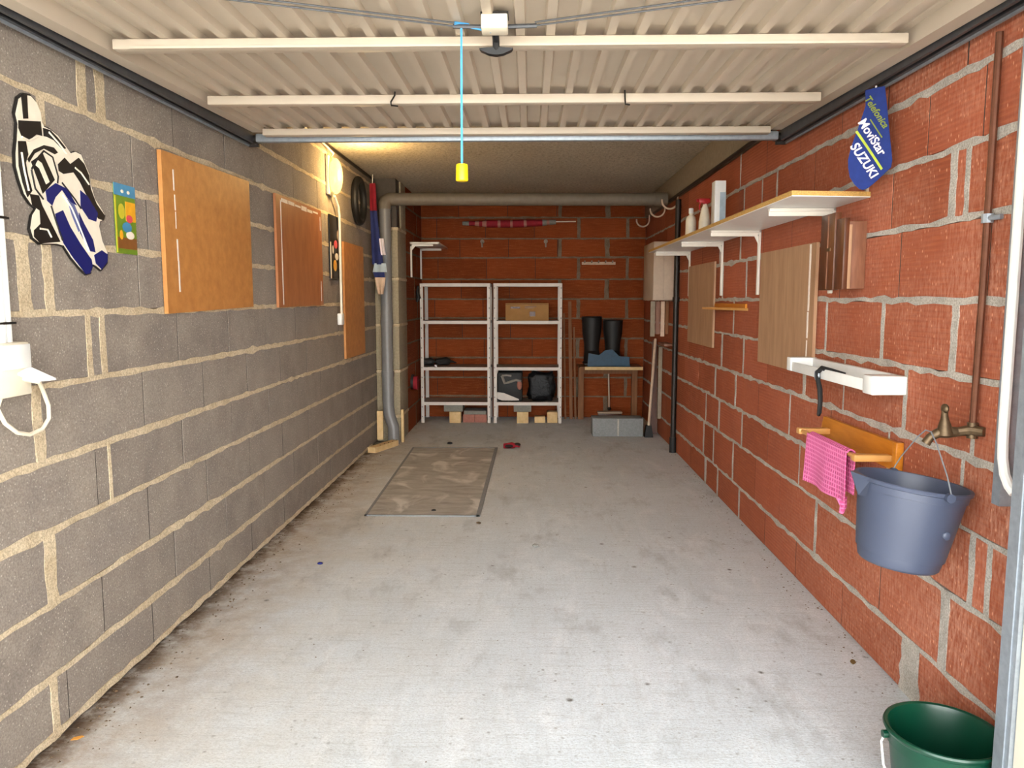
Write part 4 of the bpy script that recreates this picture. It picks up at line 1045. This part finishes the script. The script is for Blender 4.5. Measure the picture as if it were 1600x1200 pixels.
# towel holder and pink cloth
th = thing('towel_holder', 'honey-varnished wooden towel holder on the red brick wall', 'towel holder', (1.2, 2.9, .72))
MB().prism([(XR - .002, 2.555, .725), (XR - .002, 3.25, .725), (XR - .002, 3.21, .815), (XR - .002, 2.555, .822)], (-.016, 0, 0)).build('back_board', 'varnish', th, smooth=False)
B(XR - .028, XR - .002, 2.545, 2.575, .722, .826, bev=.003).build('end_strip', 'varnish', th)
B(1.10, XR - .018, 2.59, 2.625, .752, .775, bev=.003).build('arm', 'varnish_p', th)
B(1.10, XR - .018, 3.13, 3.165, .752, .775, bev=.003).build('arm', 'varnish_p', th)
MB().tube([(1.115, 2.60, .764), (1.115, 3.16, .764)], .009, 10).build('rod', 'varnish_p', th)
def cloth(nm, y0, y1, zt, zb, xo, par, wav=.006, skew=.0, th_=.004):
    q = MB(); nx, nz = 18, 14; vs = []
    for j in range(nz + 1):
        t = j / nz
        for i in range(nx + 1):
            u = i / nx; y = y0 + (y1 - y0) * (u + .0 * t)
            z = zt + (zb - zt) * t - skew * t * (1 - u)
            vs.append((xo - .004 + wav * (math.sin(u * 9 + 1) * t - .6 * t), y, z))
    k = nx + 1; o = len(vs); fs = [(j * k + i, j * k + i + 1, (j + 1) * k + i + 1, (j + 1) * k + i) for j in range(nz) for i in range(nx)]
    fs2 = [tuple(o + i for i in reversed(f)) for f in fs]
    vs += [(a + th_, b_, c_) for a, b_, c_ in vs]
    for i in range(nx): fs2 += [(i, o + i, o + i + 1, i + 1), (nz * k + i, nz * k + i + 1, o + nz * k + i + 1, o + nz * k + i)]
    for j in range(nz): fs2 += [(j * k, (j + 1) * k, o + (j + 1) * k, o + j * k), (j * k + nx, o + j * k + nx, o + (j + 1) * k + nx, (j + 1) * k + nx)]
    q.add(vs, fs + fs2); return q.build(nm, 'towel', par)
tw = thing('cloth', 'pink waffle cloth draped over the towel holder rod', 'cloth', (1.115, 2.85, .56))
cloth('front_fall', 2.655, 3.03, .776, .585, 1.100, tw, .008, -.01)
cloth('back_fall', 2.655, 3.0, .774, .62, 1.131, tw, .006)
MB().tube([(1.1045, 3.02, .774), (1.115, 3.02, .779), (1.1285, 3.02, .774)], .0001, 3) if False else None
q = MB(); q.prism([(1.100, 2.655, .772), (1.106, 2.655, .780), (1.115, 2.655, .7835), (1.124, 2.655, .780), (1.132, 2.655, .772), (1.128, 2.655, .770), (1.122, 2.655, .776), (1.115, 2.655, .779), (1.108, 2.655, .776), (1.104, 2.655, .770)], (0, .365, 0)); q.build('fold', 'towel', tw, smooth=False)
MB().tube([(1.108, 2.70, .60), (1.112, 2.69, .572), (1.110, 2.70, .545)], [.020, .012, .009], 8).build('corner_tail', 'towel', tw)

# copper pipe and tap
cp = thing('copper_pipe', 'brown copper pipe running down the brick wall to the tap', 'pipe', (1.222, 2.13, .95))
MB().tube([(1.224, 2.13, .955), (1.224, 2.125, 1.3), (1.224, 2.125, 1.995)], .0095, 10).build('pipe', 'copper', cp)
q = MB(); q.tube([(1.224, 2.125, 1.516), (1.224, 2.095, 1.516), (1.232, 2.075, 1.516)], .0075, 8); q.tube([(1.224, 2.125, 1.504), (1.224, 2.125, 1.528)], .015, 10); q.build('clip', 'galv', cp)
tp = thing('tap', 'tarnished brass tap at the foot of the copper pipe', 'tap', (1.18, 2.13, .90))
MB().tube([(1.224, 2.13, .918), (1.224, 2.13, .962)], .014, 12).build('elbow', 'brass', tp)
MB().tube([(1.24, 2.10, .94), (1.22, 2.13, .94), (1.19, 2.14, .935)], [.013, .016, .012], 10).build('union_nut', 'brass', tp)
MB().tube([(1.20, 2.14, .934), (1.165, 2.145, .932), (1.140, 2.15, .928), (1.122, 2.155, .915), (1.112, 2.157, .897)], [.012, .017, .014, .012, .013], 12).build('spout', 'brass', tp)
MB().tube([(1.158, 2.146, .925), (1.156, 2.146, .950), (1.155, 2.146, .972), (1.154, 2.146, .992)], [.024, .017, .010, .008], 10).build('stem', 'brass', tp)
q = MB(); q.ell((1.154, 2.146, .998), (.009, .016, .014), 12, 8); q.build('handle', 'brass', tp)

# grey bucket hung from the tap
bk = thing('grey_bucket', 'grey-blue plastic bucket hanging by its wire handle from the tap', 'bucket', (1.075, 2.13, .55))
mt = Matrix.Rotation(R(7.5), 4, 'Y') @ Matrix.Rotation(R(0), 4, 'X')
ctr = Vector((1.072, 2.135, .795))
bp = [(0, -.238), (.100, -.238), (.106, -.232), (.110, -.215), (.1105, -.205), (.1155, -.204), (.138, -.04), (.1385, -.032), (.143, -.031), (.1445, -.012), (.150, -.010), (.152, -.002), (.150, .001), (.143, .0), (.140, -.01), (.134, -.05), (.106, -.215), (.098, -.228), (0, -.228)]
MB().lathe(bp, 40, ctr, mt).build('body', 'bucket', bk, angle=28)
q = MB(); q.prism([ctr + mt @ Vector(p) for p in ((-.142, -.045, -.001), (-.178, 0, .006), (-.142, .045, -.001), (-.136, .03, -.05), (-.136, -.03, -.05))], mt @ Vector((0, 0, -.004))) if False else None
sv = [(-.140, -.055, .0), (-.176, 0, .004), (-.140, .055, .0), (-.136, -.032, -.055), (-.142, 0, -.06), (-.136, .032, -.055)]
q = MB(); q.add([ctr + mt @ Vector(p) for p in sv], [(0, 1, 4, 3), (1, 2, 5, 4), (0, 3, 4, 5, 2), (0, 2, 1)]); q.build('pouring_lip', 'bucket', bk)
ear_f, ear_b = ctr + mt @ Vector((.02, -.150, -.006)), ctr + mt @ Vector((.02, .148, -.006))
for e, s in ((ear_f, -1), (ear_b, 1)):
    q = MB(); q.tube([e, e + Vector((0, s * .014, 0))], .012, 10); q.build('ear', 'bucket', bk)
hk = Vector((1.118, 2.157, .931))
q = MB(); q.tube([ear_f + Vector((0, -.010, -.012)), ear_f + Vector((0, -.012, .01)), ear_f.lerp(hk, .35) + Vector((0, -.03, 0)), ear_f.lerp(hk, .8) + Vector((0, -.022, .006)), hk + Vector((0, -.015, .002)), hk + Vector((0, .015, .002)), ear_b.lerp(hk, .8) + Vector((0, .022, .006)), ear_b.lerp(hk, .35) + Vector((0, .03, 0)), ear_b + Vector((0, .008, .01)), ear_b + Vector((0, .006, -.012))], .0019, 6)
q.build('wire_handle', 'galv', bk)
q = MB(); e2 = ctr + mt @ Vector((.052, -.122, -.115)); q.ell(e2, (.012, .005, .012), 12, 8); q.build('mould_mark', 'bucket', bk)

# green bucket on the floor
gb = thing('green_bucket', 'dark green plastic bucket on the floor beside the door post', 'bucket', (1.058, 1.893, 0))
gx, gy = 1.064, 1.893
gp = [(0, .004), (.104, .004), (.108, .008), (.124, .150), (.1245, .156), (.131, .158), (.133, .186), (.138, .190), (.141, .197), (.139, .202), (.135, .203), (.129, .200), (.125, .188), (.104, .016), (0, .014)]
MB().lathe(gp, 44, (gx, gy, 0)).build('body', 'green', gb, angle=28)
MB().lathe([(.098, .0), (.105, .0), (.105, .005), (.098, .005)], 32, (gx, gy, 0)).build('foot_ring', 'green', gb)
MB().tube([(gx - .138, gy + .02, .175), (gx - .146, gy + .02, .155), (gx - .152, gy - .01, .11), (gx - .142, gy - .06, .06), (gx - .115, gy - .105, .025), (gx - .07, gy - .14, .010), (gx, gy - .16, .006)], .003, 6).build('wire_handle', 'white', gb)
MB().tube([(gx - .127, gy + .02, .175), (gx - .144, gy + .02, .175)], .010, 10).build('ear', 'green', gb)

# ------------------------------------------------------------------ blue flag with its lettering
fa = Vector((1.13, 2.72, 0)); fd = Vector((.105, -.10, 0)).normalized(); fn = Vector((-fd.y, fd.x, 0)) * -1
if fn.y > 0: fn = -fn
fl = thing('pennant_flag', 'blue cloth pennant with white and lime lettering hanging from the door track', 'flag', (1.15, 2.70, 1.67))
def fp(u, z, o=0.0):
    bulge = .006 * math.sin(u * 38 + z * 6)
    return fa + fd * u + fn * (o + bulge) + Vector((0, 0, z))
out = [(0.0, 2.004), (0.003, 1.9532), (-0.0191, 1.8829), (-0.0376, 1.8215), (-0.0445, 1.78), (-0.0431, 1.7533), (-0.036, 1.72), (-0.0208, 1.6947), (-.006, 1.679), (0.006, 1.6727), (.022, 1.678), (0.0531, 1.6998), (.078, 1.72), (0.0984, 1.7367), (0.1012, 1.7613), (.094, 1.81), (0.0857, 1.8669), (.074, 1.95), (0.0655, 2.004)]
b = bmesh.new(); vv = [b.verts.new((u, z, 0)) for u, z in out]; f = b.faces.new(vv)
bmesh.ops.triangulate(b, faces=[f])
for _ in range(3): bmesh.ops.subdivide_edges(b, edges=[e for e in b.edges if e.calc_length() > .02], cuts=1, use_grid_fill=False); bmesh.ops.triangulate(b, faces=b.faces[:])
b.verts.index_update()
fv = [tuple(v.co) for v in b.verts]; ff = [[v.index for v in f.verts] for f in b.faces]; b.free()
q = MB(); q.add([fp(u, z, .002) for u, z, _ in fv] , ff); q.add([fp(u, z, -.002) for u, z, _ in fv], [list(reversed(x)) for x in ff]); q.build('cloth', 'flag', fl, recalc=False, angle=180)
def letters(body, u, z, ang, size, mat, nm, shear=0.15):
    cu = bpy.data.curves.new('lettering', 'FONT'); cu.body = body; cu.size = 1.0; cu.shear = shear; cu.offset = .022
    o = bpy.data.objects.new('lettering', cu); COL.objects.link(o)
    bpy.context.view_layer.update()
    me = bpy.data.meshes.new_from_object(o.evaluated_get(bpy.context.evaluated_depsgraph_get()))
    bpy.data.objects.remove(o); bpy.data.curves.remove(cu)
    ca, sa = math.cos(ang), math.sin(ang); q = MB()
    vs = [fp(u + (v.co.x * ca - v.co.y * sa) * size, z + (v.co.x * sa + v.co.y * ca) * size, .0035) for v in me.vertices]
    q.add(vs, [tuple(p.vertices) for p in me.polygons]); bpy.data.meshes.remove(me)
    return q.build(nm, mat, fl, smooth=False, recalc=False)
A = R(-57)
letters('SUZUKI', -.0415, 1.824, A, .041, 'wprint', 'lettering')
letters('MoviStar', -.0205, 1.902, A, .041, 'wprint', 'lettering')
letters('Telefonica', -.002, 1.976, A, .0315, 'olive', 'lettering', .3)
def stripe(u0, z0, u1, z1, w, m):
    n = 8; a, b_ = Vector((u0, z0)), Vector((u1, z1)); d = (b_ - a).normalized(); nn = Vector((-d.y, d.x)) * w / 2
    vs = []
    for k in range(n + 1):
        p = a.lerp(b_, k / n)
        vs += [fp(*(p - nn), .0034), fp(*(p + nn), .0034)]
    q = MB(); q.add(vs, [(2 * k, 2 * k + 2, 2 * k + 3, 2 * k + 1) for k in range(n)]); q.build('stripe', m, fl, smooth=False, recalc=False)
stripe(-.0235, 1.873, .070, 1.734, .008, 'lime')
stripe(.022, 1.905, .066, 1.838, .004, 'olive')
MB().tube([fa + fd * .035 + Vector((0, 0, 1.99)), fa + fd * .035 + Vector((0, 0, 2.012))], .003, 6).build('tie', 'wprint', fl)
tag(B(XR - .012, XR - .002, 2.915, 2.93, 1.690, 1.80).build('wall_peg', 'ivory_d'), 'thin pale upright strip at the near end of the long shelf', 'strip')

# ------------------------------------------------------------------ things on the floor
ht = thing('floor_hatch', 'worn brown-grey hatch board let into the concrete floor', 'hatch', (-.65, 5.58, 0))
MB().prism([(-.985, 4.515, .0005), (-.325, 4.515, .0005), (-.31, 6.63, .0005), (-1.02, 6.63, .0005)], (0, 0, .004)).build('board', 'hatch', ht, smooth=False)
for p in ([(-1.0, 4.50), (-.305, 4.50), (-.305, 4.515), (-1.0, 4.515)], [(-.325, 4.50), (-.300, 4.50), (-.285, 6.65), (-.31, 6.65)], [(-1.035, 6.63), (-.285, 6.63), (-.285, 6.65), (-1.035, 6.65)], [(-1.0, 4.50), (-.985, 4.50), (-1.02, 6.65), (-1.035, 6.65)]):
    MB().prism([(x, y, .0005) for x, y in p], (0, 0, .007)).build('frame_edge', 'cblock', ht, smooth=False)
gv = thing('work_glove', 'crumpled red and black work glove on the concrete floor', 'glove', (-.15, 6.66, 0))
gl = gv
glove(-.16, 6.66, .002, .62, .15, 'redc', 'palm'); 
MB().ell((-.185, 6.63, .022), (.038, .03, .016), 10, 8).build('black_patch', 'rubber', gv); MB().ell((-.115, 6.68, .026), (.032, .03, .018), 10, 8).build('black_patch', 'rubber', gv)
def leafo(nm, label, x, y, s, m, ang):
    q = MB(); pts = [(-1, 0, .002), (-.5, .42, .10), (.1, .5, .05), (.7, .25, .12), (1, 0, .03), (.6, -.3, .10), (0, -.5, .04), (-.6, -.35, .11)]
    ca, sa = math.cos(ang), math.sin(ang)
    vs = [(x + (a * ca - b_ * sa) * s, y + (a * sa + b_ * ca) * s, .001 + h * s) for a, b_, h in pts] + [(x, y, .001 + .1 * s)]
    q.add(vs + [(a, b_, c_ + .0015) for a, b_, c_ in vs], [(k, (k + 1) % 8, 8) for k in range(8)] + [(9 + (k + 1) % 8, 9 + k, 17) for k in range(8)] + [(k, 9 + k, 9 + (k + 1) % 8, (k + 1) % 8) for k in range(8)])
    tag(q.build(nm, m), label, 'leaf')
leafo('dry_leaf', 'orange dry leaf on the floor by the grey block wall', -1.345, 2.125, .018, 'leaf_o', .6)
leafo('dry_leaf', 'brown curled leaf on the floor by the brick wall', 1.165, 2.67, .020, 'leaf_b', 1.2)
for x, y, s, m, lab in ((-.726, 6.83, .020, 'rubber', 'small black lump on the floor beyond the hatch'), (-.595, 4.62, .012, 'rubber', 'black pebble on the near edge of the hatch'), (-1.036, 3.65, .011, 'navy', 'tiny blue plastic bit on the floor towards the grey wall'),
                        (-.30, 4.36, .011, 'dust', 'brown pebble just in front of the hatch corner'), (.03, 3.95, .014, 'slab', 'grey stone chip on the middle of the floor')):
    q = MB(); b = bmesh.new(); bmesh.ops.create_icosphere(b, subdivisions=2, radius=1)
    for v in b.verts: v.co = Vector((x + v.co.x * s * 1.3, y + v.co.y * s, max(0.0003, s * .45 + v.co.z * s * .6 * random.uniform(.85, 1.1))))
    q.bm(b); tag(q.build('pebble', m), lab, 'pebble')
# crumbs of mortar and dirt swept along both walls
q = MB(); rg = random.Random(11)
def crumb(x, y, s):
    a = rg.random() * 6.28
    vs = [(x + s * math.cos(a + k * 2.09) * rg.uniform(.6, 1.3), y + s * math.sin(a + k * 2.09) * rg.uniform(.6, 1.3), .0004) for k in range(3)] + [(x, y, s * rg.uniform(.4, .9))]
    q.add(vs, [(0, 2, 1), (0, 1, 3), (1, 2, 3), (2, 0, 3)])
for _ in range(420): crumb(XL + .012 + abs(rg.gauss(0, .09)), rg.uniform(1.9, 6.35), rg.uniform(.002, .0075))
for _ in range(170): crumb(XR - .012 - abs(rg.gauss(0, .07)), rg.uniform(1.95, 6.4), rg.uniform(.002, .006))
for _ in range(170): crumb(rg.uniform(-1.3, 1.15), rg.uniform(1.95, 7.6), rg.uniform(.0015, .0045))
tag(q.build('debris', 'dust', smooth=False), 'crumbs of dirt and mortar strewn along the foot of the walls', 'debris', kind='stuff')
